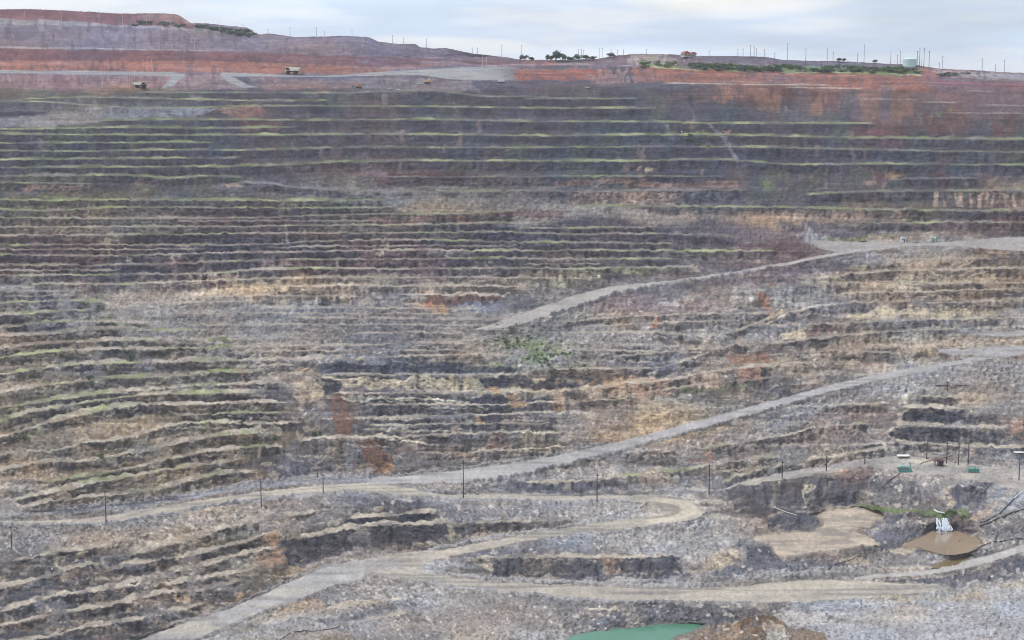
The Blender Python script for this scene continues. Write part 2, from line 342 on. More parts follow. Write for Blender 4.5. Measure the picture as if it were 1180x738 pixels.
CLIFF = np.zeros((NR, NC), np.float32)
for p in [[(835,562),(880,562),(940,552),(1000,548),(1000,580),(940,585),(900,590),(850,585)],[(888,598),(910,590),(930,592),(947,603),(940,612),(905,610),(888,610)],[(1096,562),(1140,562),(1130,580),(1100,586)],
 [(1062,598),(1110,600),(1130,615),(1112,616),(1066,614)],[(1042,474),(1150,478),(1150,490),(1040,484)],[(1030,494),(1150,498),(1150,512),(1025,510)],[(545,644),(780,643),(790,662),(700,666),(565,664)],
 [(425,607),(600,602),(600,612),(512,622),(430,627)],[(328,622),(395,612),(400,632),(335,652)],[(398,598),(508,592),(507,600),(425,606)],[(370,433),(560,434),(690,441),(690,447),(560,448),(372,445)],
 [(345,424),(370,419),(560,421),(600,428),(430,431)],[(330,506),(382,506),(445,508),(448,538),(340,548),(318,530)],[(400,456),(640,456),(660,474),(400,479)],[(400,483),(640,483),(640,500),(400,502)],
 [(655,222),(860,222),(860,236),(655,236)],[(838,340),(918,336),(918,355),(840,357)],[(720,524),(780,520),(780,536),(730,538)],[(470,503),(650,502),(650,520),(470,522)]]:
    CLIFF = np.maximum(CLIFF, polymask(p, 2.5, .8))
CLIFF *= 1-FLAT
COLL *= 1-np.clip(1.5*blur(blur(CLIFF, 3, 0), 5, 1), 0, 1)
BERM *= 1-.75*COLL; FACE *= 1-.7*COLL; FACE *= 1-BERM
TAL = np.maximum(TAL, COLL*.8)*(1-FLAT)
PALE = polymask([(905,694),(985,688),(1090,684),(1180,676),(1330,674),(1330,790),(960,790),(930,725),(890,712)], 4, 1)
TAL *= 1-.85*CLIFF
# heaped windrows along the road edges
WIND = np.zeros((NR, NC), np.float32)
for pts, u_ in [([(60,588),(120,583.5),(180,576.5),(220,570.5),(260,563.5),(300,558),(340,553.5),(400,550.5),(440,549.5)],3.4),([(0,606.5),(60,607.5),(120,604.5),(160,599),(200,591.5),(260,581.5),(300,576.5),(370,570.5),(440,570),(500,575.5),(600,578.5),(690,579),(738,579.5)],1.6),
            ([(640,609),(700,600.5),(738,596.5)],1.6),([(470,643),(500,635),(540,626),(600,615.5),(640,608.5)],2.2),([(480,669.5),(540,680),(600,686),(700,694),(780,695.5),(850,697)],1.8),([(500,660),(540,665.5),(600,669.5),(700,673.5),(780,675.5),(840,674)],1.6),
            ([(690,617.5),(720,613.5),(760,608),(790,604.5),(800,602.5)],1.2),([(845,668.5),(900,665),(960,660),(990,657)],4),([(200,721),(260,701.5),(300,684.5),(350,662.5),(395,647.5)],1.6),([(200,749),(260,725),(300,708),(350,691),(380,679),(420,671)],1.8),
            ([(520,558.5),(580,551),(640,539),(700,524),(760,508),(820,492),(880,475),(940,458)],1.4),([(440,549),(520,541.5),(580,534),(640,523.5),(700,511)],1.4),([(600,375.5),(640,362),(690,345.5),(750,330.5),(830,319.5),(900,308)],1.1)]:
    m, _ = band(pts, u_, .4, 1.0, .35, rag=.6); WIND = np.maximum(WIND, m)

# ------------------------------------------------------------------ slope of the ground and integration to distance
steep = 1.15+0.25*noise(30, 12)
tanl = np.maximum(steep, 0.6)
tanl = tanl*(1-FACE)+2.2*FACE
tanl = tanl*(1-TAL)+(0.62)*TAL
tanl = tanl*(1-CLIFF)+3.2*CLIFF
bt = np.maximum(0.04, 0.23-M)
tanl = tanl*(1-BERM)+bt*BERM
ft = np.maximum(0.02, 0.16-M)
tanl = tanl*(1-FLAT)+ft*FLAT
q = 1.0/(F*np.maximum(M+tanl, 0.10))
qn = blur(blur(q, 24, 0), 28, 1)
q = q/qn
Q = QB*0.5*(q[1:]+q[:-1])
L = np.empty((NR, NC))
i100 = NT
L[0] = LB[0]
L[1:] = LB[0]-np.cumsum(Q*dY, 0)
H = L-LB
H -= blur(H, 42, 0)                           # keep to the table in the large, column by column
Hl = blur(H, 7, 0)
H = H-Hl+blur(Hl, 9, 1)                       # neighbouring columns agree on the benches
H = H-blur(H, 1, 0)*0.5+blur(blur(H, 1, 0), 2, 1)*0.5
L = LB+H
L[1:] = np.minimum(L[1:], L[:-1]+0.002)
D = np.exp(L)
# level water and mud
for mask, w in ((MUD, 35), (POND, 10), (ARM, 10), (LAKE, 15)):
    s = mask > .5
    zz = np.percentile((-D*M)[s], w)
    tgt = np.clip(-zz/np.maximum(M, .01), 300, 3000)
    gw = 12 if mask is MUD else 5
    k = np.clip(np.maximum(mask, 1.3*blur(blur(mask, gw, 0), gw, 1)), 0, 1)
    D = D*(1-k)+tgt*k
    if mask is POND: Z_POND = zz
    if mask is ARM: Z_ARM = zz
    if mask is LAKE: Z_LAKE = zz

def pos(D):
    rx, rz = ray(X, Y)
    return np.stack([rx*D, D, rz*D], -1)
P = pos(D)
def normals(P):
    du = np.gradient(P, axis=1); dv = np.gradient(P, axis=0)
    n = np.cross(dv, du); n /= np.linalg.norm(n, axis=-1, keepdims=True)+1e-9
    n[n[..., 1] > 0.3] *= 1
    return n
N = normals(P)
N = np.where((N*P).sum(-1, keepdims=True) > 0, -N, N)
Ns = np.stack([blur(blur(N[..., k], 3, 0), 3, 1) for k in range(3)], -1)
Ns /= np.linalg.norm(Ns, axis=-1, keepdims=True)
SCALE = D/F
up = np.clip(N[..., 2], 0, 1)
rough = (1-FLAT)*(1-0.65*BERM)
gully = noise(4.5, 16)+0.7*noise(2.4, 9)
lump = noise(14, 9)+0.6*noise(7, 5)
rub = noise(2.6, 2.2)+0.8*noise(1.8, 1.6)
blockn = np.abs(noise(6, 4))
rib = 1.3-np.abs(noise(7, 26)+.5*noise(3.2, 9))*1.6
disp = rough*(1-TAL)*(np.interp(Y, [240, 480], [.35, .75])*rib)*(.35+.65*FACE)
disp += rough*(0.75*gully*(1-TAL)*(0.22+0.9*np.maximum(FACE, CLIFF))+np.interp(Y, [240, 480], [.25, .45])*lump+0.34*rub+0.5*TAL*(0.55*rub+0.5*lump))
B0T, B0D, B0E = worley(19, 9, 1.3); B1T, B1D, B1E = worley(8, 5, 1.0); B2T, B2D, B2E = worley(4.2, 3.0, .6); B3T, B3D, B3E = worley(2.6, 1.9, .4)
disp += rough*(1-TAL)*.5*B0T*(.4+.6*np.maximum(FACE, CLIFF))
disp += rough*(1-TAL)*(.55*B1T+.45*B2T-.5*(1-smooth(B1E, 0, .22)))*(.4+.6*np.maximum(FACE, CLIFF))
disp += (TAL+.35*rough*(1-TAL))*(1-FLAT)*(.9*(.55-B2D)*(B2T > .1)+.7*(.5-B3D))
disp *= 1-.45*PALE
disp *= SCALE*(0.22+0.78*smooth(Y, 100, 290))
# the road edges and their heaped margins
disp += SCALE*WIND*(1.5+.5*rub+.6*(.5-B3D))
disp += 0.04*SCALE*rub*FLAT*(1-np.maximum.reduce([POND, ARM, LAKE]))
P = P+Ns*disp[..., None]
SAT = .80; GAIN = 1.0; HAZE = 0.00006; EXPO = -0.14
# ------------------------------------------------------------------ rock, soil and grass colours
PAL = {'D':(80,76,90),'B':(68,71,90),'M':(100,74,76),'G':(134,129,130),'L':(154,151,153),'T':(148,133,117),'C':(174,159,138),
       'N':(108,100,90),'K':(86,84,91),'O':(110,107,114),'R':(132,92,90),'P':(112,97,104)}
GX = [0,150,300,450,600,750,900,1050,1180]
GR = {104:"NNDDDDMRM",130:"OGDDDDDRM",150:"DDDDDDDMM",175:"DBDDBDBDD",200:"DDDMBBBMD",225:"NNOGOPKKT",245:"NTMTGGTNM",
 265:"TTMTDDPDM",285:"MMDMDDMGO",310:"MDMMKKPTT",330:"GGCTNOGTT",350:"OGGOOPGOT",370:"KGGOGGOGG",400:"NNGOGGGTT",
 420:"NKGOGOTGG",445:"TNGKCTKGG",470:"NNKOOTGGG",500:"NTNOOTGGK",530:"TNKKGGNGG",560:"TNKGGGKGG",590:"GGGKGLGKG",
 620:"GTNKGLGKG",650:"KKNLKGKGG",680:"KKKLGLGLL",710:"KKLGGKKLL",760:"KKGGGKTLL"}
gy = np.array(sorted(GR))
gcol = np.array([[S(*PAL[c]) for c in GR[k]] for k in gy])
Xw = np.clip(X+9*noise(40, 30)+4*noise(12, 8), -140, 1320); Yw = Y+5*noise(50, 20)+2*noise(14, 8)
ix = np.clip(np.searchsorted(GX, Xw)-1, 0, len(GX)-2); fx = np.clip((Xw-np.array(GX)[ix])/(np.array(GX)[ix+1]-np.array(GX)[ix]), 0, 1)
iy = np.clip(np.searchsorted(gy, Yw)-1, 0, len(gy)-2); fy = np.clip((Yw-gy[iy])/(gy[iy+1]-gy[iy]), 0, 1)
fx = smooth(fx, .15, .85)[..., None]; fy = smooth(fy, .15, .85)[..., None]
C = (gcol[iy, ix]*(1-fx)+gcol[iy, ix+1]*fx)*(1-fy)+(gcol[iy+1, ix]*(1-fx)+gcol[iy+1, ix+1]*fx)*fy
C = C.astype(np.float32)
del Xw, Yw, ix, iy, fx, fy

def paint(m, rgb, a=1.0):
    global C
    if rgb[0]-rgb[2] > 34:                     # iron stains are duller than they look next to grey rock
        g_ = sum(rgb)/3; rgb = [g_+(v-g_)*.72-4 for v in rgb]
    m = np.clip(m*min(1, a*1.15), 0, 1)[..., None].astype(np.float32)
    C = C*(1-m)+m*S(*rgb).astype(np.float32)
low = smooth(Y, 230, 420)                     # near rock shows more contrast than the far wall
mid = smooth(Y, 215, 250)
# general mineral variation
strata = noise(70, 2.6)+0.7*noise(30, 1.8)
blot = noise(30, 6)+0.7*noise(11, 4)
streak = noise(2.6, 12)+0.8*noise(1.8, 7)
speck = noise(1.7, 1.5)+0.6*noise(1.2, 1.1)
speck2 = noise(2.6, 2.0)
# faces darker and stained, benches dusty: differences of material
paint(smooth(.8*blot+1.2*B0T, 1.0, 2.0)*(1-TAL)*mid, (164,152,136), .3)
paint(smooth(noise(16, 6)+1.1*B1T, 1.0, 2.0)*(1-TAL)*mid, (114,92,86), .35)
paint(smooth(noise(28, 6)+1.1*B0T, .9, 1.9)*(1-TAL)*mid, (66,65,74), .55)
paint(smooth(noise(20, 4)+.5*streak, 1.6, 2.6)*(1-TAL)*smooth(Y,300,380)*(1-smooth(Y,540,580))*smooth(X,380,500), (172,140,116), .5)
paint(smooth(noise(18, 5), .8, 2)*(1-mid), (104,84,94), .3)
paint(smooth(noise(24, 9)+.5*streak, .8, 2)*(1-mid), (100,102,100), .3)
paint(FACE*(1-TAL)*low*smooth(noise(16,7),-1.6,.6), (70,67,72), .62)
paint(FACE*(1-TAL)*(1-low), (70,68,82), .45)
paint(TAL*low, (132,129,136), .30)

up_ = (1-mid)*smooth(Y, 96, 112)
colm = noise(26, 45)+.4*noise(9, 14)
paint(smooth(colm, .5, 1.6)*up_, (72,82,96), .55); paint(smooth(-colm, .6, 1.7)*up_, (102,86,88), .45); paint(smooth(noise(18, 12), .9, 1.8)*up_, (88,94,86), .5)
paint(smooth(B1T+.4*streak, .8, 1.6)*up_, (60,60,76), .35)
# ---- the rim: spoil heaps and the red oxidised cut
lft = 1-smooth(X, 560, 640)
topm = 1-smooth(Y, 100, 108)
paint(lft*(1-smooth(Y, 84, 92)), (108,98,116), 1)
paint(polymask([(-150,5),(210,8),(235,32),(200,33),(140,31),(60,26),(-150,19)],1.5,.4), (112,70,78))
paint(polymask([(165,10),(215,14),(228,30),(190,25),(160,20)],4,.8), (140,102,98), .7)
paint(polymask([(-150,19),(60,23.5),(140,29),(205,32),(300,40),(205,36),(120,31),(-150,24)],1.5,.4), (136,134,144), .7)
paint(polymask([(225,27),(297,38),(300,43),(225,40)],2,.5), (98,98,90), .5)
paint(edgeband([(0,53.5),(100,55),(180,57),(240,58.5)],[(0,56),(100,57),(180,58),(240,59)],.8,.3), (146,142,150), .7)
paint(edgeband([(0,56.5),(180,58.5),(330,62),(440,66),(545,70),(640,71)],[(0,72),(100,71),(230,72),(330,74),(440,77),(520,76),(640,77)],2,.6), (118,70,80), 1)
paint(edgeband([(0,70.5),(100,70),(230,71),(330,73),(420,78),(445,80)],[(0,81.5),(100,82),(230,84),(330,85),(430,84),(445,83)],2,.5), (156,90,76), 1)
paint(polymask([(395,62),(560,70),(620,72),(620,77),(540,79),(480,80),(420,74)],4,.8)*smooth(noise(24,3),-.4,1), (112,96,116), .8)
paint(polymask([(400,80),(450,76),(500,73),(540,70),(500,77),(450,81)],2,.5), (140,98,98), .8)
paint(polymask([(0,86.5),(200,88),(190,100),(150,104),(0,102)],3,.6), (124,98,106), .95)
paint(polymask([(110,98),(180,99),(150,108),(90,108)],4,1), (142,110,98), .6)
paint(polymask([(60,86),(75,86),(90,108),(60,108)],4,1), (110,84,98), .6)
paint(polymask([(200,86),(262,86),(285,103),(190,103)],3,.6), (126,104,106), .9)
paint(polymask([(285,88.5),(400,88.5),(430,92),(400,104),(300,103)],3,.8), (118,98,102), .9)
paint(polymask([(310,86.5),(360,87),(430,88.5),(410,93),(330,93)],2,.6), (84,84,108), .8)
paint(polymask([(400,90),(540,92),(560,108),(400,106)],4,1), (112,104,114), .8)
paint(polymask([(563,77),(585,76),(600,92),(570,94),(560,84)],2,.5), (100,100,116), .9)
paint(edgeband([(560,75),(640,73),(740,72)],[(560,77),(640,75),(740,77)],.8,.3), (146,138,148), .5)
paint(polymask([(592,81),(660,80),(700,80),(715,95),(660,92),(596,93)],1.5,.5), (146,80,72), 1)
paint(polymask([(600,69),(640,69.5),(640,74),(600,74)],1,.2), (126,90,98), .7)
paint(polymask([(700,60),(745,60),(730,74),(690,78),(668,72)],2,.5), (96,84,98), .9)
paint(polymask([(655,74),(720,70),(740,80),(740,96),(690,97)],3,.8)*smooth(streak,-.5,1.2), (136,112,116), .8)
paint(polymask([(726,60),(780,61),(780,75),(740,75),(722,72)],2,.4), (134,128,132), .8)
paint(polymask([(770,63),(900,66),(1050,73),(1065,80),(880,80),(790,80)],2,.5), (98,92,108), .95)
paint(polymask([(735,68),(800,80),(900,76),(1000,79),(1062,81),(1062,88),(880,83),(800,83),(740,78)],3,1.2), (96,118,76), 1)
paint(edgeband([(740,76),(790,80),(840,83),(900,83.5),(1000,83.8),(1062,86)],[(740,77.5),(790,81.5),(840,84.5),(900,85),(1000,85.2),(1062,87.5)],.8,.4), (150,148,116), .8)
paint(polymask([(728,80),(745,78),(800,81),(880,84),(960,85),(1062,87),(1100,91),(1090,108),(960,101),(850,98),(760,95),(735,94)],1.5,.5), (148,86,74), 1)
paint(polymask([(735,77),(755,77),(758,95),(730,93)],3,.6), (146,92,84), .8)
rimstreak = smooth(noise(5, 40)+0.5*noise(2.2, 9), .2, 1.5)
paint(polymask([(735,80),(880,83),(1100,92),(1100,105),(850,99),(735,95)],3,.6)*rimstreak, (98,74,80), .5)
paint(polymask([(800,97),(960,100),(1090,106),(1150,112),(1120,142),(1000,140),(900,128),(840,118)],10,2)*smooth(noise(9,40)+.4*streak,-.2,1.0), (140,98,88), .85)
paint(polymask([(800,97),(960,100),(1090,106),(1150,112),(1120,142),(1000,140),(900,128),(840,118)],10,2)*smooth(noise(9,40),.4,1.4), (100,88,100), .7)
paint(polymask([(1060,88),(1180,94),(1330,96),(1330,135),(1120,135),(1080,110)],6,1.5), (114,92,102), .85)
paint(polymask([(1060,88),(1180,95),(1180,103),(1080,97)],2,.8), (126,82,92), .7)
paint(polymask([(1062,80),(1120,82),(1330,86),(1330,92),(1180,93),(1100,90)],1.5,.4), (134,126,134), .85)
paint(edgeband([(1080,90),(1130,91.5),(1180,93)],[(1080,92),(1130,94),(1180,95.5)],.8,.3), (92,96,104), .7)
paint(smooth(streak+.6*blot, .5, 2.0)*(1-smooth(Y, 96, 106)), (84,66,80), .5)
paint(smooth(strata+.5*speck2, 1.0, 2.2)*(1-smooth(Y, 96, 106)), (132,112,114), .12)
for x0, y, x1 in [(760,96.5,850),(850,97.5,960),(900,101,1000),(980,114,1060),(1110,105,1150),(1130,121,1180),(1085,130,1180),(1060,118,1110)]:
    m, _ = band([(x0,y),((x0+x1)/2,y+.4),(x1,y+1)], .6, .2, .7); paint(m, (150,140,136), .75)
for x, y, rx, ry, c, a in [(283,130,22,12,(150,102,96),.9),(265,127,20,5,(150,116,108),.7),(300,145,28,9,(124,92,96),.7),(355,110,12,6,(100,96,112),.6),
    (225,113,9,5,(136,130,138),.7),(268,213,16,3.5,(162,138,124),.9),(70,217,38,5,(134,114,106),.8),(37,217,8,6,(138,108,104),.7),
    (430,196,22,10,(112,96,106),.7),(418,183,14,8,(120,104,112),.5),(835,151,5,4,(158,128,124),.95),(737,194,4,3.5,(158,130,116),.9),(749,197,3.5,4,(160,152,132),.9),(738,205,5,4,(146,112,106),.8),
    (1000,152,24,5,(120,78,92),.6),(1030,166,30,5,(106,78,94),.5),(1032,202,10,3,(160,124,88),.9),(1003,211,8,4,(150,118,112),.7),(1145,207,6,6,(156,140,128),.6),
    (455,226,25,5,(120,112,116),.5),(1000,185,40,6,(86,90,110),.6)]:
    paint(ell(x, y, rx, ry), c, a)
m = edgeband([(655,222),(730,222),(788,223)],[(655,235),(730,236),(788,236)],1.5,.5); paint(m*(.6+.4*smooth(streak,-1,1)), (160,138,132), .75)
m = edgeband([(790,223),(860,222)],[(790,236),(860,237)],1.5,.5); paint(m, (98,96,108), .7)
m = edgeband([(1075,222),(1120,222),(1180,223)],[(1075,238),(1120,239),(1180,239)],1.5,.5); paint(m*smooth(streak,-.4,1), (156,136,126), .8)
m = edgeband([(640,210),(700,206),(780,210),(850,208)],[(640,216),(700,213),(780,217),(850,217)],2,.8); paint(m, (134,110,106), .7)
m = edgeband([(780,243),(850,244),(1000,246)],[(780,254),(850,256),(1000,256)],2,.8); paint(m*smooth(streak+blot,-1,1), (150,124,112), .75)
m = edgeband([(300,252),(450,250),(600,246)],[(300,258),(450,257),(600,255)],2,.8); paint(m*smooth(blot,-.5,1), (132,104,100), .7)
m = edgeband([(560,243),(600,241),(650,244)],[(560,249),(600,250),(650,252)],2,.8); paint(m, (106,84,92), .7)
# dark bench ends and gullies on the far wall
for p in [[(473,122),(478,122),(510,108),(500,108)],[(715,113),(722,114),(733,132),(729,137)],[(793,112),(798,112),(800,126),(795,124)],[(602,113),(606,113),(606,122),(602,122)],[(0,130),(60,128),(40,133),(0,136)]]:
    paint(polymask(p, 1.5, .4), (62,62,78), .85)
paint(polymask([(0,138),(60,132),(110,124),(190,124),(250,125),(225,133),(120,140),(60,146),(0,147)],3,.6), (126,126,136), .95)
paint(polymask([(816,142),(820,142),(838,160),(852,186),(848,188),(834,165)],1.5,.3), (116,116,130), .8)
for k in range(60):                             # pale wash-outs and dark seeps down the upper wall
    x = rng.uniform(0, 1180); y = rng.uniform(115, 215); w = rng.uniform(1, 3); h = rng.uniform(4, 10); s = rng.uniform(-3, 4)
    paint(polymask([(x-w,y-h),(x+w,y-h),(x+w*1.5+s,y+h),(x-w*1.5+s,y+h)],3,.6), [(124,118,126),(118,106,114),(66,66,82),(130,112,110)][k % 4], .55)
# green on the benches
for x, y, rx, ry, a in [(800,157,24,5,.8),(808,166,14,5,.6),(775,155,12,3,.6),(945,207,14,9,.55),(930,200,12,6,.5),(60,229,55,4,.6),(170,222,50,6,.55),(30,240,40,3,.5),(110,250,18,3,.5),
    (45,158,50,6,.3),(108,170,8,9,.35),(1080,130,24,5,.5),(880,214,10,8,.45),(230,150,16,5,.3),(610,405,50,22,.75),(655,415,26,10,.7),(575,420,30,7,.65),(120,365,30,8,.45),(98,348,6,4,.8),
    (140,375,60,18,.25),(30,500,30,8,.3),(20,470,30,8,.25),(250,205,40,4,.5),(110,205,120,6,.3),(960,274,60,3,.5),(1010,272,40,2.5,.6),(700,310,100,6,.3),(470,218,80,3,.3),
    (380,240,90,3,.4),(395,231,60,2.5,.6),(1100,240,50,3,.4),(800,290,60,4,.25),(865,445,60,5,.15)]:
    paint(ell(x, y, rx, ry, 1.0, 1.6)*smooth(blot+.8*speck2, -1.2, .8), (112,128,78), a)
# ---- middle wall
for x, y, w, h, c, a in [(440,296,8,22,(176,164,148),.8),(385,300,4,20,(160,150,140),.6),(125,280,8,16,(150,142,126),.6),(148,298,6,10,(172,166,156),.6),(200,298,4,10,(168,162,152),.6),
    (330,260,10,30,(158,148,136),.5),(660,312,12,16,(158,150,132),.55),(690,318,8,10,(160,154,140),.6),(640,322,26,10,(150,144,128),.5),(30,318,10,8,(150,142,130),.5),(560,292,5,16,(150,142,128),.5),
    (470,240,16,7,(150,140,128),.5),(345,270,5,14,(156,142,126),.5),(240,320,40,9,(178,162,148),.7),(290,335,60,10,(170,156,140),.6),(370,345,60,5,(176,166,150),.65),(390,335,50,8,(162,150,138),.5),
    (210,330,30,6,(158,146,136),.5),(500,327,20,4,(158,148,138),.5)]:
    paint(ell(x, y, w, h, .9, 2.0)*smooth(streak+.6*blot, -.9, .9), c, a)
for p, c, a in [
 ([(440,285),(520,300),(510,330),(470,330),(445,310)], (92,72,84), .5),
 ([(480,341),(585,341),(585,349),(500,350)], (120,88,84), .8),
 ([(480,338),(585,339),(585,341.5),(480,341)], (176,150,134), .8),
 ([(495,350),(515,350),(512,364),(500,364)], (176,140,98), .8),
 ([(490,344),(500,344),(502,356),(494,356)], (150,90,74), .7),
 ([(515,350),(575,352),(575,362),(517,362)], (120,120,132), .6),
 ([(340,365),(390,368),(385,373),(345,372)], (108,92,98), .7),
 ([(345,400),(430,401),(430,408),(350,408)], (140,112,104), .6),
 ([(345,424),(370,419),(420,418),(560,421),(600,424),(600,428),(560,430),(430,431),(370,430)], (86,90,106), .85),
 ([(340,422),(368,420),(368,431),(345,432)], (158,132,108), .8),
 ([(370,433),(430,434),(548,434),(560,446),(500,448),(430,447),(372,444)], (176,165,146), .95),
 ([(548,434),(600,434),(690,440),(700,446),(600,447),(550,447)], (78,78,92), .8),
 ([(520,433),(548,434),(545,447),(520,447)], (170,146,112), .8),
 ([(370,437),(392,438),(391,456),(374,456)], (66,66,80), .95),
 ([(390,444),(520,446),(560,452),(400,452)], (92,90,102), .7),
 ([(340,440),(372,436),(372,458),(345,470)], (164,152,136), .4),
 ([(380,456),(412,456),(406,478),(384,478)], (116,88,78), .75),
 ([(384,478),(405,478),(406,502),(386,500)], (140,96,74), .7),
 ([(402,456),(430,456),(425,475),(408,478)], (140,118,98), .6),
 ([(412,506),(445,508),(448,538),(432,545),(416,528)], (126,88,72), .7),
 ([(436,527),(452,530),(450,544),(436,545)], (164,118,78), .6),
 ([(330,506),(382,506),(385,545),(340,548),(318,530)], (92,92,104), .8),
 ([(395,510),(415,510),(412,542),(398,542)], (104,110,124), .6),
 ([(550,455),(580,455),(570,500),(555,500)], (74,74,88), .8),
 ([(545,480),(555,480),(560,498),(548,495)], (176,140,92), .85),
 ([(562,445),(580,447),(575,453),(560,452)], (190,150,112), .8),
 ([(583,456),(600,456),(605,470),(585,470)], (182,146,110), .75),
 ([(640,456),(652,456),(652,472),(640,472)], (182,146,110), .7),
 ([(560,500),(580,500),(580,515),(560,516)], (142,106,92), .6),
 ([(600,500),(645,503),(650,518),(600,522)], (118,112,100), .7),
 ([(690,441),(740,436),(770,434),(770,452),(700,458)], (164,138,118), .75),
 ([(730,440),(772,436),(772,456),(732,458)], (168,128,106), .7),
 ([(690,470),(725,465),(730,495),(700,505),(690,495)], (122,112,110), .7),
 ([(725,465),(780,465),(775,490),(740,500)], (172,152,126), .6),
 ([(795,433),(815,430),(833,436),(830,447),(800,449)], (166,136,124), .75),
 ([(845,425),(880,424),(880,440),(850,440)], (166,122,104), .7),
 ([(836,410),(880,406),(884,418),(840,420)], (150,104,86), .75),
 ([(846,404),(900,402),(900,412),(850,410)], (88,84,94), .7),
 ([(600,436),(665,436),(665,448),(600,449)], (74,72,86), .5),
 ([(705,370),(735,370),(732,378),(710,379)], (156,134,110), .7),
 ([(750,368),(760,367),(762,381),(752,381)], (184,124,96), .85),
 ([(838,340),(900,337),(918,336),(918,355),(840,357)], (146,142,142), .8),
 ([(874,338),(888,338),(886,358),(876,358)], (172,122,100), .85),
 ([(780,346),(790,345),(800,355),(785,356)], (160,128,108), .7),
 ([(870,325),(900,325),(895,332),(870,332)], (136,94,88), .7),
 ([(868,375),(890,364),(905,358),(900,368),(880,376)], (176,158,136), .7),
 ([(882,366),(892,362),(891,374),(884,374)], (186,134,88), .8),
 ([(895,385),(930,378),(930,388),(905,392)], (184,172,150), .75),
 ([(930,376),(960,373),(950,380),(930,388)], (122,92,90), .7),
 ([(975,365),(1010,356),(1080,355),(1150,358),(1150,367),(1050,366),(980,372)], (170,158,136), .75),
 ([(1000,390),(1120,386),(1120,400),(1000,400)], (158,138,118), .65),
 ([(1040,300),(1115,298),(1112,312),(1042,312)], (162,140,122), .75),
 ([(1030,316),(1150,314),(1150,328),(1030,328)], (166,148,124), .7),
 ([(1030,332),(1045,330),(1110,344),(1090,346)], (176,152,126), .6),
 ([(1136,294),(1330,292),(1330,308),(1150,306)], (92,88,92), .75),
 ([(945,298),(1000,292),(1030,300),(1000,312),(950,312)], (120,116,128), .5),
 ([(985,306),(1002,306),(1000,316),(986,314)], (172,162,138), .7),
 ([(905,306),(960,300),(985,306),(970,316),(905,318)], (112,100,108), .6),
 ([(920,322),(965,320),(970,332),(925,330)], (166,158,142), .6),
 ([(940,240),(1040,244),(1040,256),(940,256)], (120,102,96), .5),
 ([(1080,256),(1180,258),(1180,273),(1080,272)], (100,86,94), .5),
 ([(885,256),(960,258),(990,272),(940,270),(890,262)], (84,80,94), .7),
 ([(910,272),(930,262),(965,280),(960,288),(925,278)], (142,140,146), .8),
 ([(760,345),(800,340),(800,350),(765,352)], (170,166,166), .4),
 ([(1035,480),(1042,448),(1050,450),(1044,470),(1030,505),(1022,505)], (178,170,158), .75),
 ([(1015,512),(1022,512),(1024,525),(1019,524)], (172,162,150), .6),
 ([(1042,474),(1110,475),(1112,488),(1080,489),(1040,484)], (68,69,82), .85),
 ([(1030,494),(1108,494),(1110,510),(1025,510)], (70,71,85), .85),
 ([(1112,478),(1150,478),(1152,490),(1115,490)], (90,86,94), .7),
 ([(1120,496),(1150,498),(1150,512),(1120,512)], (96,94,102), .6),
 ([(1100,455),(1130,452),(1140,470),(1110,472)], (170,152,128), .5),
 ([(1160,488),(1180,486),(1180,500),(1165,500)], (148,112,98), .6),
 ([(800,520),(850,514),(900,506),(960,494),(1000,490),(1000,508),(900,522),(800,533)], (112,100,100), .7),
 ([(795,520),(825,518),(825,532),(798,534)], (150,118,102), .6),
 ([(900,480),(1000,470),(1040,478),(1025,490),(930,497)], (110,98,100), .5),
 ([(720,523),(780,520),(780,536),(745,540),(725,530)], (98,90,90), .8),
 ([(735,547),(780,543),(778,557),(735,558)], (146,118,100), .7),
 ([(780,550),(840,544),(850,548),(782,556)], (84,80,90), .7),
 ([(600,558),(690,553),(730,556),(730,568),(600,568)], (84,82,90), .75),
 ([(540,560),(600,560),(600,567),(530,566)], (88,84,92), .7)]:
    paint(polymask(p, 3, 1.3)*smooth(streak*.5+1.2*B0T+1.2*B1T, -2.6, -.3), c, a)
paint(smooth(strata, .6, 1.5)*polymask([(380,456),(640,455),(690,480),(640,502),(400,502)],8,1), (164,158,150), .55)
paint(smooth(-strata, .5, 1.4)*polymask([(380,456),(640,455),(690,480),(640,502),(400,502)],8,1), (88,88,100), .6)
paint(polymask([(400,458),(440,457),(445,460),(402,462)],1.5,.4), (180,176,168), .8)
m, _ = band([(440,459),(500,460),(560,468)], 1, .6, .8); paint(m, (176,170,158), .85)
m, _ = band([(430,503),(470,508),(500,514)], .8, .5, .8); paint(m, (184,180,172), .8)
m, _ = band([(885,372),(915,359),(945,352),(970,349.5)], .6, .5, .8); paint(m, (188,184,178), .7)
m, _ = band([(770,421),(800,413),(815,407)], 1, .5, .8); paint(m, (180,174,168), .7)
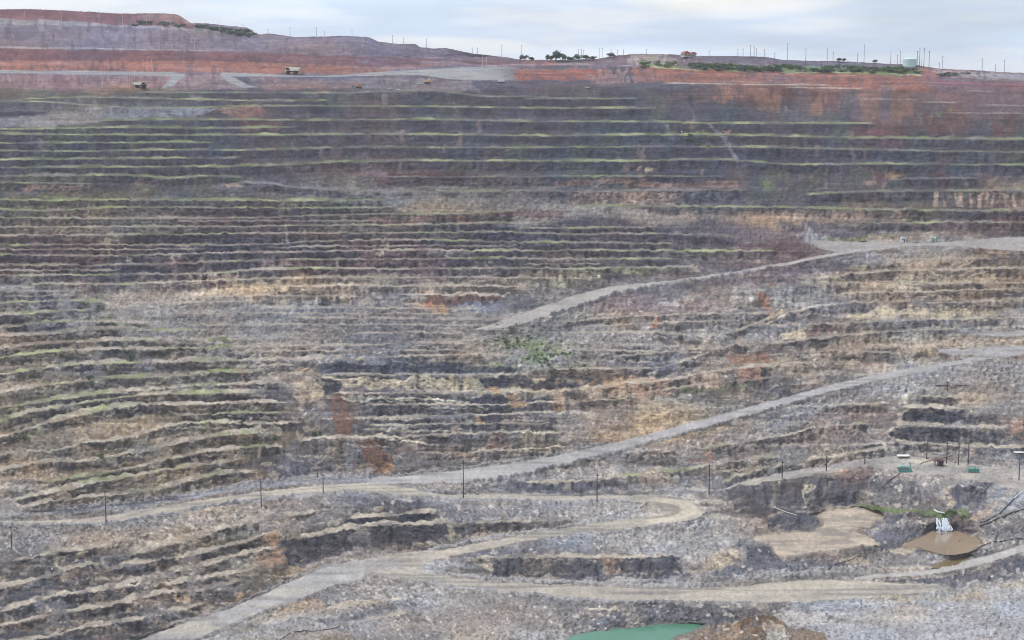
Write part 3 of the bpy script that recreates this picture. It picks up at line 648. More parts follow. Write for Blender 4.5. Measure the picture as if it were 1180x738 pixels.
# ---- lower centre and right
for p, c, a in [
 ([(430,577),(488,577),(488,584),(432,584)], (82,80,86), .8),
 ([(398,598),(430,597),(508,592),(507,600),(470,604),(425,606),(400,602)], (66,68,80), .9),
 ([(425,607),(512,606),(512,622),(470,627),(430,627)], (72,73,82), .85),
 ([(512,603),(526,602),(524,620),(516,622)], (158,148,122), .6),
 ([(526,602),(600,602),(600,612),(560,618),(527,620)], (84,80,86), .8), ([(545,604),(560,604),(560,618),(546,618)], (138,116,102), .6),
 ([(600,602),(665,600),(660,607),(600,613)], (86,84,88), .8),
 ([(328,622),(395,612),(400,632),(380,645),(335,652),(326,640)], (78,78,88), .85), ([(326,624),(336,622),(336,650),(328,642)], (58,60,78), .8),  # second outline: deep corner shadow at the block's left edge, painted into the colour
 ([(335,612),(380,603),(372,598),(330,606)], (86,86,96), .6),
 ([(300,618),(322,612),(326,622),(318,627),(300,624)], (168,132,104), .8),
 ([(290,630),(322,628),(330,650),(300,655),(290,645)], (128,108,96), .7), ([(330,594),(372,588),(372,592),(300,605),(285,610)], (126,106,88), .6),
 ([(340,650),(400,638),(400,632),(440,640),(400,648),(345,658)], (118,118,128), .5),
 ([(545,644),(780,643),(790,664),(700,668),(640,666),(565,664)], (82,82,92), .85),
 ([(543,643),(565,643),(562,660),(548,655)], (164,148,128), .7), ([(690,642),(712,642),(722,664),(695,664)], (160,130,112), .7), ([(640,640),(600,640),(610,662),(632,660)], (150,142,132), .4),
 ([(700,645),(760,645),(790,655),(800,662),(720,662)], (74,75,86), .6),
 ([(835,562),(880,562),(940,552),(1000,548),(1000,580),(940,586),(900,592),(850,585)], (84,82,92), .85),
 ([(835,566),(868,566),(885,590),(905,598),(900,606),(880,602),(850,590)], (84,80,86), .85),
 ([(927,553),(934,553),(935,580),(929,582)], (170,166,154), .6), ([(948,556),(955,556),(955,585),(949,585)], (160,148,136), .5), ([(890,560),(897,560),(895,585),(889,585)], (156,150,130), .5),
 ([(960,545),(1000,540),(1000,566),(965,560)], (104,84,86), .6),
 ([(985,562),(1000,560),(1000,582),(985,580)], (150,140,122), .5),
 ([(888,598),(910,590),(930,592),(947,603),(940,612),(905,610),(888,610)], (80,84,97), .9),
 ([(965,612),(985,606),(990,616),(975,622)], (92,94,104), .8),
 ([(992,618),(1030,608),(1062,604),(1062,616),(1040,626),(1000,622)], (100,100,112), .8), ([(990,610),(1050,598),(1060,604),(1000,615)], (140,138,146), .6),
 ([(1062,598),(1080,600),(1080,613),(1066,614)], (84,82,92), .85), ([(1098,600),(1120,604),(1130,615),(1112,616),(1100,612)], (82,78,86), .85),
 ([(1085,598),(1100,600),(1100,613),(1085,612)], (96,80,62), .9),
 ([(1062,566),(1085,564),(1085,580),(1070,578)], (96,90,98), .7), ([(1096,562),(1140,562),(1130,580),(1100,586)], (82,84,98), .85), ([(1000,555),(1060,556),(1060,584),(1005,582)], (92,93,102), .75),
 ([(1088,562),(1096,562),(1096,585),(1090,584)], (166,154,134), .6),
 ([(1128,590),(1160,564),(1175,560),(1150,585),(1130,602),(1115,600)], (158,138,124), .75),
 ([(1132,612),(1180,596),(1330,590),(1330,606),(1180,612),(1140,622)], (104,104,114), .7),
 ([(1000,671),(1100,664),(1180,641),(1330,628),(1330,655),(1180,663),(1110,674)], (88,90,102), .85),
 ([(860,632),(896,632),(900,646),(860,650)], (74,78,92), .9), ([(830,650),(900,646),(985,648),(960,655),(860,667),(825,664)], (94,97,110), .8),
 ([(845,664),(900,658),(960,651),(990,652),(985,658),(900,666),(850,670)], (142,142,148), .8),
 ([(830,638),(842,628),(848,640),(835,655),(826,652)], (168,150,128), .7), ([(815,640),(840,632),(836,655),(812,655)], (156,142,126), .5),
 ([(905,694),(985,688),(1090,684),(1180,676),(1330,674),(1330,760),(960,760),(930,725),(890,712)], (154,155,164), .75),
 ([(1010,684),(1056,683),(1056,691),(1020,690)], (178,150,108), .75), ([(1000,684),(1110,684),(1130,676),(1140,690),(1000,694)], (160,148,134), .6),
 ([(1145,672),(1180,667),(1330,664),(1330,674),(1150,678)], (166,158,144), .6),
 ([(845,714),(870,711),(900,714),(905,735),(880,760),(845,760),(848,730)], (112,92,74), .95),
 ([(770,760),(780,735),(820,722),(848,715),(850,760)], (146,116,90), .8), ([(905,722),(940,728),(965,745),(970,770),(905,770)], (140,114,92), .8), ([(880,715),(905,722),(915,770),(880,770)], (150,146,142), .8),
 ([(640,694),(720,700),(800,695),(850,706),(840,716),(780,718),(700,725),(650,720)], (110,112,122), .6), ([(770,700),(840,700),(850,714),(800,717)], (84,87,98), .8), ([(665,706),(735,702),(735,709),(680,710)], (144,134,128), .5),
 ([(720,710),(745,708),(745,720),(720,722)], (154,146,136), .5),
 ([(330,690),(400,668),(470,668),(500,680),(430,690),(380,697)], (126,126,134), .5), ([(255,727),(310,703),(365,687),(368,694),(330,712),(280,730)], (156,140,126), .65),
 ([(352,688),(364,687),(366,700),(354,700)], (156,118,100), .6), ([(395,697),(440,686),(445,690),(400,700)], (166,158,142), .6),
 ([(365,718),(420,700),(475,690),(480,698),(430,712),(390,728)], (98,98,106), .7), ([(340,745),(400,728),(420,745)], (140,122,100), .6), ([(500,725),(650,725),(660,745),(500,745)], (150,146,146), .5)]:
    paint(polymask(p, 2.5, 1.2)*smooth(1.2*B0T+1.2*B1T+.4*speck2, -2.8, -.3), c, a)
# lower-left benches: brown dust and tan outcrops
for x, y, w, h, c in [(65,535,6,9,(150,124,100)),(95,530,20,6,(130,100,84)),(170,552,20,8,(136,120,92)),(66,652,6,7,(172,158,124)),(205,645,8,6,(166,156,128)),(155,700,8,8,(176,150,122)),(212,690,6,7,(178,152,120)),(215,703,12,3,(190,172,154)),
    (88,705,4,3,(178,160,116)),(115,720,16,4,(176,160,142)),(70,730,8,6,(160,142,118)),(280,686,10,7,(160,136,104)),(60,590,20,5,(150,138,122)),(22,560,20,12,(140,130,124)),(120,520,5,5,(90,104,76)),(250,520,18,10,(136,114,92)),(300,520,14,14,(140,122,108)),(70,665,8,10,(168,154,130)),(95,640,6,10,(160,148,126))]:
    paint(ell(x, y, w, h, .8, 1.6)*smooth(streak+blot, -1.5, .6), c, .75)
paint((1-smooth(X, 300, 420))*smooth(Y, 400, 440)*(1-smooth(Y,570,590))*smooth(noise(14,5), .0, 1.6), (128,112,90), .55)
paint((1-smooth(X, 280, 340))*smooth(Y, 630, 650)*smooth(noise(14,5), .3, 1.8), (134,114,96), .5)

# ---- overall rock variation in brightness
amp = 0.62+0.38*smooth(Y, 110, 330)
rock = (1-FLAT)
fc_ = np.clip(FACE+CLIFF, 0, 1)
vb = (0.05*blot+0.12*B0T*(1-.5*TAL)+0.09*strata*(1-.7*TAL)+0.09*streak*(1-TAL)*(.15+.85*fc_)*(1-.6*BERM)+0.06*speck+0.16*B1T*(1-TAL)*(1-BERM)+.20*B2T*(1-.5*BERM)+.20*B3T*(.35+.65*TAL))*amp
vb = vb*(1-.55*PALE)
vb = vb*(1-TAL*(1-np.clip(.35+.75*smooth(noise(34,13)+.5*noise(10,6),-1.1,1.0),0,1.15)))
C *= np.exp(np.clip(vb*rock, -1.1, 0.9))[..., None]
hue = noise(35, 12); C *= (1+np.stack([0.05*hue, 0*hue, -0.06*hue], -1)*rock[..., None])
# pale blocks lying in the talus, far too many to count
paint((B2T > .91)*(1-smooth(B2D,.3,.6))*TAL*(1-.7*PALE)*low, (186,181,177), .65)
paint((B1T > .9)*(1-smooth(B1D,.25,.5))*TAL*(1-.7*PALE)*low, (182,176,170), .6)
paint((B3T < -.8)*TAL*low, (92,90,98), .4)
paint(smooth(strata+.5*speck, 1.6, 2.6)*(1-TAL)*low*(1-FLAT), (172,164,154), .45)
paint((B1T > .8)*(1-TAL)*(1-FLAT)*(1-BERM)*low, (160,150,140), .35)
# dust and grass on the benches
ky = smooth(Y, 225, 270)[..., None]; kz = smooth(Y, 380, 470)[..., None]
dust = (S(116,114,117)*(1-ky)+ky*(S(142,134,128)*(1-kz)+kz*S(160,152,142))).astype(np.float32)*(BRI*(1+.08*blot+.08*speck))[..., None]
lowleft = ((1-smooth(X, 300, 420))*smooth(Y, 395, 440))[..., None]
dust = dust*(1-lowleft)+lowleft*S(157,149,141)*(BRI*(1+.06*blot+.07*speck))[..., None]
bm = np.clip(BERM*(.35+.6*smooth(noise(24,4)+.5*noise(6,4),-1.2,.8)), 0, 1)[..., None]*(1-FLAT)[..., None]
C = C*(1-bm)+bm*dust
gcolr = (S(120,131,92)*(1-.5*smooth(noise(12,4),0,1.5))[..., None]+.5*S(142,144,108)*smooth(noise(12,4),0,1.5)[..., None]).astype(np.float32)
gm = np.clip(GRASS*.86, 0, 1)[..., None]
C = C*(1-gm)+gm*gcolr
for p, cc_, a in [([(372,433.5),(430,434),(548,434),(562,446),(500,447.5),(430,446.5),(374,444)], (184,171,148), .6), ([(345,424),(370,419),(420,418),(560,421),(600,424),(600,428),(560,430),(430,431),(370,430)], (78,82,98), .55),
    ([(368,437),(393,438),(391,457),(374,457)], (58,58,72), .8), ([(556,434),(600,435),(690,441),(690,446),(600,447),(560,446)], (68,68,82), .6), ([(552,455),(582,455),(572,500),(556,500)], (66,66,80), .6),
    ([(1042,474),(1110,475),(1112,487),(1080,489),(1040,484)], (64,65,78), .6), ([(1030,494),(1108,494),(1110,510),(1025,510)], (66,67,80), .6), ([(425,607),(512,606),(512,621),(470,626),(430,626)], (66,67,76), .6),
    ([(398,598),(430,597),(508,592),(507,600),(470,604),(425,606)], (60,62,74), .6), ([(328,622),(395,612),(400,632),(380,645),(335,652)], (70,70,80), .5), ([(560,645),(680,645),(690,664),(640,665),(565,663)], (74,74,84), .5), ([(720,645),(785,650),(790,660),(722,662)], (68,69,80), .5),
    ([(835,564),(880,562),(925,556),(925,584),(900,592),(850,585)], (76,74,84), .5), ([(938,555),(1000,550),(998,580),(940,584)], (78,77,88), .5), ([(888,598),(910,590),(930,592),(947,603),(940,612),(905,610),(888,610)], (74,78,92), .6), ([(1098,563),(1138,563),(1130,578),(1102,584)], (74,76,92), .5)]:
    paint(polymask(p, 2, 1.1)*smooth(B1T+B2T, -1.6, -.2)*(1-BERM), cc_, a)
paint(WIND, (140,139,145), .75)
# ---- roads: compacted dust with wheel tracks running along them
def tracks(seed_amp, cell=1.6): return noise(90, cell)*seed_amp
paint(R_MAIN, (157,151,145), 1)
paint(R_MAIN*smooth(tracks(1), .1, 1.2), (128,125,125), .75)
paint(R_MAIN*smooth(tracks(1, 2.2), .3, 1.4), (172,165,155), .55)
for pts in [[(0,594),(60,592),(120,587),(180,579),(260,566.5),(340,555.5),(400,552),(440,552)],[(0,606),(60,607),(120,604.5),(200,592),(300,577),(370,571)],[(480,576),(600,578.5),(690,579),(725,578.5)],
            [(640,608),(700,599),(735,594)],[(470,642),(500,634.5),(540,625.5),(600,615),(640,608)],[(480,669),(540,679.5),(600,685.5),(700,693.5),(780,695)],[(500,659),(540,665),(600,669),(700,673),(780,675.5),(840,674)]]:
    m, _ = band(pts, 1.6, .5, 1.2, .4); paint(m, (150,150,158), .7)
m, _ = band([(60,589),(120,584),(180,577),(220,571),(260,564),(300,558.5),(340,554),(400,551),(440,550)], 0.2, 4.0, 1.2, .4); paint(m, (134,135,146), .8)
m, _ = band([(600,571),(690,570.5),(760,568)], .6, .3, .8, .3); paint(m, (90,88,94), .6)
m, _ = band([(700,676),(780,679),(840,679)], .8, .6, .8, .3); paint(m, (110,106,110), .5)
hair = np.hypot((X-745)/58, (Y-588)/14)
paint(R_MAIN*smooth(np.sin(hair*22), .4, 1)*smooth(X,715,745)*(1-smooth(Y,640,650)), (140,130,122), .5)
ring_ = np.hypot((X-738)/70, (Y-588)/15.5)
paint(R_MAIN*smooth(ring_, .62, .74)*(1-smooth(ring_, .92, 1.02))*smooth(X, 735, 760), (176,168,156), .75)
paint(R_MAIN*smooth(ring_, .50, .58)*(1-smooth(ring_, .62, .70))*smooth(X, 735, 755), (134,124,116), .6)
hair2 = np.hypot((X-505)/75, (Y-652)/17)
paint(R_MAIN*smooth(np.sin(hair2*24), .3, 1)*(1-smooth(X,470,520)), (134,130,126), .55)
paint(polymask([(690,573),(725,577),(738,582),(735,592),(700,600),(725,590)],2,.4), (150,150,158), .5)
paint(polymask([(400,652),(440,640),(465,645),(460,655),(420,660)],3,.6), (138,137,144), .6)
paint(R_LEFT, (152,151,156), 1); paint(R_LEFT*smooth(noise(40,3), 0, 1.1), (128,126,130), .75); paint(R_LEFT*smooth(noise(60,4), .4, 1.5), (166,160,150), .5)
paint(R_GREY, (148,147,154), 1); paint(R_GREY*smooth(noise(30,1.6), .1, 1.2), (124,123,129), .65); paint(R_GREY*smooth(tracks(1,2.5), .4, 1.5), (164,162,166), .5)
paint(R_UP, (150,146,148), 1); paint(R_UP*smooth(tracks(1,1.8), .2, 1.4), (134,130,136), .5)
paint(R_RIM, (134,134,140), .9); paint(R_RIM*smooth(noise(20,2), .2, 1.4), (126,130,142), .7)
paint(R_PUMP, (152,147,146), .95); paint(R_PUMP*smooth(noise(40,2.5), .2, 1.4), (134,130,134), .6); paint(R_PUMP*smooth(noise(30,4), .4, 1.5), (166,160,150), .6)
paint(R_LOW, (160,158,160), .9)
paint(MUD2, (160,148,134), .8); paint(smooth(blur(blur(MUD,5,0),6,1), .15, .6), (140,128,118), .7); paint(MUD, (164,152,141), 1); paint(MUD*smooth(noise(45,1.8), -.1, 1.1), (138,130,124), .75); paint(MUD*smooth(noise(30,2.2), .3, 1.3), (176,162,147), .6); paint(MUD*smooth(noise(18,3), .7, 1.6), (130,122,120), .6)
fl = np.maximum(FLAT*(1-np.maximum.reduce([POND, ARM, LAKE])), 0)
C *= np.exp((.05*speck+.05*noise(14,5))*fl)[..., None]
paint(np.maximum(POND, ARM), (120,96,70), 1); paint(LAKE, (70,100,88), 1)
for mk_, col_ in ((np.maximum(POND, ARM), (120,102,84)), (LAKE, (112,116,112))):
    paint(smooth(blur(blur(mk_, 3, 0), 4, 1), .04, .4)*(1-ROADS), col_, .75)
for p, cc_, a in [([(386,458),(410,457),(408,480),(404,502),(386,500)], (118,80,68), .7), ([(413,507),(442,509),(446,536),(436,544),(418,528)], (112,76,62), .65), ([(437,528),(450,531),(448,543),(438,543)], (160,112,72), .6),
    ([(584,456),(600,456),(604,470),(586,470)], (176,138,104), .55), ([(640,457),(652,456),(651,471),(641,471)], (174,138,106), .5), ([(545,481),(554,481),(559,498),(549,495)], (172,136,92), .7), ([(563,446),(580,447),(574,453),(562,452)], (184,148,112), .7),
    ([(874,338),(887,338),(885,357),(877,357)], (168,116,92), .6), ([(838,407),(880,405),(884,418),(842,419)], (140,92,76), .5), ([(852,425),(880,424),(880,439),(856,439)], (158,112,92), .5), ([(734,440),(772,437),(772,455),(736,457)], (166,126,104), .45),
    ([(497,351),(514,351),(511,363),(501,363)], (172,136,96), .55), ([(484,342),(585,341.5),(585,348),(500,349)], (112,78,74), .6), ([(796,521),(824,519),(824,531),(799,533)], (146,108,90), .5), ([(302,618),(321,613),(325,622),(317,626),(303,624)], (160,118,88), .5),
    ([(440,459),(500,460),(562,467.5),(562,469.5),(500,462),(440,461)], (182,174,160), .7), ([(400,457.5),(440,457),(440,459.5),(402,461)], (184,180,170), .7), ([(1010,357),(1080,356),(1150,359),(1150,366),(1050,365.5),(980,371.5),(976,366)], (176,162,138), .5), ([(895,385),(930,378.5),(930,387),(905,391.5)], (184,172,150), .6)]:
    paint(polymask(p, 2, 1.2)*smooth(B0T+B1T+.5*streak, -1.6, 0), cc_, a)
# grass strip by the water
paint(polymask([(985,580),(1010,584),(1050,587),(1085,589),(1108,587),(1117,591),(1115,599),(1098,599),(1088,596),(1050,591),(1010,589),(990,585)],2,.7)*smooth(speck2+blot,-2,.5), (92,112,66), .9)
paint(polymask([(780,445),(790,444),(800,448),(845,446),(870,441),(850,449),(790,452)],2,.7), (100,112,82), .6)
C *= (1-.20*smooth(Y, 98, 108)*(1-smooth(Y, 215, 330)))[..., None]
C = .17*(np.maximum(C, 1e-4)/.17)**1.07
lum = (C*np.array([.25,.6,.15], np.float32)).sum(-1, keepdims=True)
C = np.clip(lum+(C-lum)*SAT, .003, .9)*np.array([1.045, 1.005, .915], np.float32)*GAIN
# ------------------------------------------------------------------ linking helpers
def link(name, me, mat=None, parent=None, loc=None):
    o = bpy.data.objects.new(name, me); COL.objects.link(o)
    if mat: me.materials.append(mat)
    if parent: o.parent = parent
    if loc is not None: o.location = loc
    return o
def nodes(name):
    m = bpy.data.materials.new(name); m.use_nodes = True
    nt = m.node_tree; b = nt.nodes['Principled BSDF']
    b.inputs['Specular IOR Level'].default_value = 0.12
    return m, nt, b
def ground_mat(name, n1, n2, bump, lo=.72, hi=1.3, beds=False):
    m, nt, b = nodes(name)
    at = nt.nodes.new('ShaderNodeVertexColor'); at.layer_name = 'Soil'
    tc = nt.nodes.new('ShaderNodeTexCoord')
    a = nt.nodes.new('ShaderNodeTexNoise'); a.inputs['Scale'].default_value = n1; a.inputs['Detail'].default_value = 4; a.inputs['Roughness'].default_value = .7
    v = nt.nodes.new('ShaderNodeTexVoronoi'); v.inputs['Scale'].default_value = n2
    nt.links.new(tc.outputs['Object'], a.inputs['Vector']); nt.links.new(tc.outputs['Object'], v.inputs['Vector'])
    r = nt.nodes.new('ShaderNodeMapRange'); r.inputs['From Min'].default_value = .28; r.inputs['From Max'].default_value = .72
    r.inputs['To Min'].default_value = lo; r.inputs['To Max'].default_value = hi
    nt.links.new(a.outputs['Fac'], r.inputs['Value'])
    sp = nt.nodes.new('ShaderNodeSeparateColor'); nt.links.new(v.outputs['Color'], sp.inputs['Color'])
    r2 = nt.nodes.new('ShaderNodeMapRange'); r2.inputs['To Min'].default_value = 1-(1-lo)*.8; r2.inputs['To Max'].default_value = 1+(hi-1)*.8
    nt.links.new(sp.outputs['Red'], r2.inputs['Value'])
    mu = nt.nodes.new('ShaderNodeMath'); mu.operation = 'MULTIPLY'
    nt.links.new(r.outputs['Result'], mu.inputs[0]); nt.links.new(r2.outputs['Result'], mu.inputs[1])
    if beds:                                    # thin level bedding in the rock
        mp = nt.nodes.new('ShaderNodeMapping'); mp.inputs['Scale'].default_value = (.035, .035, .75); mp.inputs['Rotation'].default_value = (.03, .05, 0)
        bn = nt.nodes.new('ShaderNodeTexNoise'); bn.inputs['Scale'].default_value = 1; bn.inputs['Detail'].default_value = 5; bn.inputs['Roughness'].default_value = .65
        r3 = nt.nodes.new('ShaderNodeMapRange'); r3.inputs['From Min'].default_value = .3; r3.inputs['From Max'].default_value = .7; r3.inputs['To Min'].default_value = .72; r3.inputs['To Max'].default_value = 1.3
        nt.links.new(tc.outputs['Object'], mp.inputs['Vector']); nt.links.new(mp.outputs[0], bn.inputs['Vector']); nt.links.new(bn.outputs['Fac'], r3.inputs['Value'])
        m2 = nt.nodes.new('ShaderNodeMath'); m2.operation = 'MULTIPLY'; nt.links.new(mu.outputs[0], m2.inputs[0]); nt.links.new(r3.outputs['Result'], m2.inputs[1]); mu = m2
    sc = nt.nodes.new('ShaderNodeVectorMath'); sc.operation = 'SCALE'
    nt.links.new(at.outputs['Color'], sc.inputs[0]); nt.links.new(mu.outputs[0], sc.inputs['Scale'])
    nt.links.new(sc.outputs[0], b.inputs['Base Color'])
    b.inputs['Roughness'].default_value = .95
    bp = nt.nodes.new('ShaderNodeBump'); bp.inputs['Strength'].default_value = bump; bp.inputs['Distance'].default_value = .6
    nt.links.new(mu.outputs[0], bp.inputs['Height']); nt.links.new(bp.outputs[0], b.inputs['Normal'])
    return m
M_ROCK = ground_mat('broken_rock', .6, .9, .6, .76, 1.26, True)
M_ROAD = ground_mat('compacted_dust', .25, .6, .12, .88, 1.12)

# ------------------------------------------------------------------ split the ground sheet by what it is
cls = np.zeros((NR, NC), np.int8)
cls[R_MAIN > .5] = 1; cls[(np.maximum.reduce([R_LEFT, R_GREY, R_UP, R_LOW]) > .5) & (cls == 0)] = 2
cls[MUD > .5] = 3
ids = np.arange(NR*NC).reshape(NR, NC)
quads = np.stack([ids[:-1, :-1], ids[1:, :-1], ids[1:, 1:], ids[:-1, 1:]], -1)
qc = cls[:-1, :-1]
Pf = P.reshape(-1, 3); Cf = np.concatenate([C.reshape(-1, 3), np.ones((NR*NC, 1))], 1).astype(np.float32)
def mesh_from(name, co, faces, colr=None, n=4):
    me = bpy.data.meshes.new(name)
    me.vertices.add(len(co)); me.vertices.foreach_set('co', co.astype(np.float32).ravel())
    me.loops.add(faces.size); me.loops.foreach_set('vertex_index', faces.astype(np.int32).ravel())
    k = len(faces); me.polygons.add(k)
    me.polygons.foreach_set('loop_start', np.arange(0, faces.size, n, dtype=np.int32))
    me.polygons.foreach_set('loop_total', np.full(k, n, np.int32))
    if colr is not None:
        a = me.color_attributes.new('Soil', 'FLOAT_COLOR', 'POINT'); a.data.foreach_set('color', colr.ravel())
    me.update(calc_edges=True); me.validate()
    return me
def sub(name, k, mat, extra=None):
    f = quads[qc == k]
    u, inv = np.unique(f, return_inverse=True)
    co = Pf[u]; cc = Cf[u]; fc = inv.reshape(f.shape)
    o = link(name, mesh_from(name, co, fc, cc), mat)
    o['kind'] = 'structure'
    return o
sub('pit_terrain', 0, M_ROCK); sub('haul_road', 1, M_ROAD); sub('ramp_road', 2, M_ROAD); sub('mud_flat', 3, M_ROAD)
# the far side of the spoil heaps falls away to the plateau behind
top = P[0]; back = []
for k, (dy, fz) in enumerate([(0, 1), (40, .9), (160, .4), (330, 0.)]):
    b = top.copy(); b[:, 1] += dy; zb = -6.0
    b[:, 2] = np.where(top[:, 2] > zb, zb+(top[:, 2]-zb)*fz, top[:, 2]-(1-fz)*3)
    if k == 3: b[:, 2] = np.minimum(b[:, 2], -6.5)
    back.append(b)
bk = np.stack(back); nb = bk.shape[0]
bi = np.arange(nb*NC).reshape(nb, NC)
bq = np.stack([bi[:-1, :-1], bi[:-1, 1:], bi[1:, 1:], bi[1:, :-1]], -1).reshape(-1, 4)
o = link('spoil_heap_back', mesh_from('spoil_heap_back', bk.reshape(-1, 3), bq, np.tile(np.append(S(108,96,104), 1).astype(np.float32), (nb*NC, 1))), M_ROCK); o['kind'] = 'structure'
# slopes that carry the pit on beyond the picture, and the plateau around it
def skirt(name, line, steps, rgb):
    n = len(line); rows = [line]
    for off, zt, k in steps:
        b = line.copy(); b += np.array(off); b[:, 2] = line[:, 2]*(1-k)+zt*k; rows.append(b)
    a = np.stack(rows); m = a.shape[0]; bi = np.arange(m*n).reshape(m, n)
    q = np.stack([bi[:-1, :-1], bi[:-1, 1:], bi[1:, 1:], bi[1:, :-1]], -1).reshape(-1, 4)
    o = link(name, mesh_from(name, a.reshape(-1, 3), q, np.tile(np.append(S(*rgb), 1).astype(np.float32), (m*n, 1))), M_ROCK); o['kind'] = 'structure'
skirt('side_slope', P[:, 0].copy(), [((-90, 0, 0), -7, .35), ((-230, 0, 0), -7, .8), ((-500, 0, 0), -7, 1)], (112,106,110))
skirt('side_slope', P[:, -1].copy(), [((90, 0, 0), -7, .35), ((230, 0, 0), -7, .8), ((420, 0, 0), -7, 1)], (112,106,110))
fl_ = P[-1].copy(); a_ = fl_.copy(); a_[:, 1] = 320; a_[:, 0] *= .7; b_ = fl_.copy(); b_[:, 1] = 3; b_[:, 0] *= .8; b_[:, 2] = -2
nn = np.stack([fl_, a_, b_]); bi = np.arange(3*NC).reshape(3, NC)
o = link('near_slope', mesh_from('near_slope', nn.reshape(-1, 3), np.stack([bi[:-1, :-1], bi[1:, :-1], bi[1:, 1:], bi[:-1, 1:]], -1).reshape(-1, 4), np.tile(np.append(S(120,114,112), 1).astype(np.float32), (3*NC, 1))), M_ROCK); o['kind'] = 'structure'
inn = np.array([(-1320,2640,-7),(1085,1975,-7),(780,760,-7),(300,3,-2.1),(-300,3,-2.1),(-800,800,-7)], float)
out = np.array([(-3000,4600,-7),(3000,4600,-7),(3000,760,-7),(1500,-400,-2),(-1500,-400,-2),(-3000,800,-7)], float)
o = link('ground', mesh_from('ground', np.vstack([inn, out]), np.array([[i, (i+1) % 6, 6+(i+1) % 6, 6+i] for i in range(6)]), np.tile(np.append(S(120,112,100), 1).astype(np.float32), (12, 1))), M_ROCK); o['kind'] = 'structure'

# ------------------------------------------------------------------ water
def water(name, mask, z, rgb, grow=2, rough=.12):
    k = blur(blur(mask, grow, 0), grow, 1) > .25
    rr, cc = np.where(k[:-1, :-1])
    rx, rzz = ray(X, Y)
    dd = z/rzz; co = np.stack([rx*dd, dd, np.full_like(dd, z)], -1).reshape(-1, 3)
    f = quads[rr, cc]; u, inv = np.unique(f, return_inverse=True)
    m, nt, b = nodes(name)
    b.inputs['Base Color'].default_value = (*rgb, 1); b.inputs['Roughness'].default_value = rough; b.inputs['Specular IOR Level'].default_value = .5
    n = nt.nodes.new('ShaderNodeTexNoise'); n.inputs['Scale'].default_value = .9; n.inputs['Detail'].default_value = 3
    tc = nt.nodes.new('ShaderNodeTexCoord'); bp = nt.nodes.new('ShaderNodeBump'); bp.inputs['Strength'].default_value = .12; bp.inputs['Distance'].default_value = .3
    nt.links.new(tc.outputs['Object'], n.inputs['Vector']); nt.links.new(n.outputs['Fac'], bp.inputs['Height']); nt.links.new(bp.outputs[0], b.inputs['Normal'])
    n2 = nt.nodes.new('ShaderNodeTexNoise'); n2.inputs['Scale'].default_value = .05; n2.inputs['Detail'].default_value = 4
    nt.links.new(tc.outputs['Object'], n2.inputs['Vector'])
    mx = nt.nodes.new('ShaderNodeMix'); mx.data_type = 'RGBA'; mx.inputs[6].default_value = (*[c*.8 for c in rgb], 1); mx.inputs[7].default_value = (*[min(1, c*1.2) for c in rgb], 1)
    nt.links.new(n2.outputs['Fac'], mx.inputs[0]); nt.links.new(mx.outputs[2], b.inputs['Base Color'])
    o = link(name, mesh_from(name, co[u], inv.reshape(f.shape)), m); o['kind'] = 'structure'
water('brown_pond_water', POND, Z_POND+.25, tuple(S(146,127,106)))
water('brown_pond_water', ARM, Z_ARM+.25, tuple(S(120,104,72)))
water('green_pond_water', LAKE, Z_LAKE+.3, tuple(S(78,126,102)))

# ------------------------------------------------------------------ sky, sun, air, camera
w = bpy.data.worlds.new('World'); SC.world = w; w.use_nodes = True
nt = w.node_tree; bg = nt.nodes['Background']; outn = nt.nodes['World Output']
SUN_EL, SUN_AZ = math.radians(61), math.radians(276)     # azimuth clockwise from +Y
sky = nt.nodes.new('ShaderNodeTexSky'); sky.sky_type = 'NISHITA'; sky.sun_disc = False
sky.sun_elevation = SUN_EL; sky.sun_rotation = SUN_AZ; sky.air_density = 1.2; sky.dust_density = 2.0; sky.ozone_density = 1.0
tc = nt.nodes.new('ShaderNodeTexCoord')
mp = nt.nodes.new('ShaderNodeMapping'); mp.inputs['Scale'].default_value = (5.0, 5.0, 34.0); mp.inputs['Location'].default_value = (1.3, .4, 2.0)
cn = nt.nodes.new('ShaderNodeTexNoise'); cn.inputs['Scale'].default_value = 1.0; cn.inputs['Detail'].default_value = 7; cn.inputs['Roughness'].default_value = .52
rp = nt.nodes.new('ShaderNodeMapRange'); rp.inputs['From Min'].default_value = .36; rp.inputs['From Max'].default_value = .72; rp.inputs['To Min'].default_value = 0.62; rp.inputs['To Max'].default_value = .97
cc = nt.nodes.new('ShaderNodeMix'); cc.data_type = 'RGBA'
cn2 = nt.nodes.new('ShaderNodeTexNoise'); cn2.inputs['Scale'].default_value = 1.7; cn2.inputs['Detail'].default_value = 5
cr = nt.nodes.new('ShaderNodeMapRange'); cr.inputs['From Min'].default_value = .42; cr.inputs['From Max'].default_value = .62
nt.links.new(tc.outputs['Generated'], mp.inputs['Vector']); nt.links.new(mp.outputs[0], cn.inputs['Vector']); nt.links.new(mp.outputs[0], cn2.inputs['Vector'])
nt.links.new(cn.outputs['Fac'], rp.inputs['Value']); nt.links.new(cn2.outputs['Fac'], cr.inputs['Value'])
cmix = nt.nodes.new('ShaderNodeMix'); cmix.data_type = 'RGBA'
cmix.inputs[6].default_value = (9.0, 10.8, 13.4, 1); cmix.inputs[7].default_value = (12.6, 13.2, 14.0, 1)
sp = nt.nodes.new('ShaderNodeSeparateXYZ'); nt.links.new(tc.outputs['Generated'], sp.inputs[0])
def mth(op, a, b_):
    n = nt.nodes.new('ShaderNodeMath'); n.operation = op
    for i, v in enumerate((a, b_)):
        if v is None: continue
        if isinstance(v, (int, float)): n.inputs[i].default_value = v
        else: nt.links.new(v, n.inputs[i])
    return n.outputs[0]
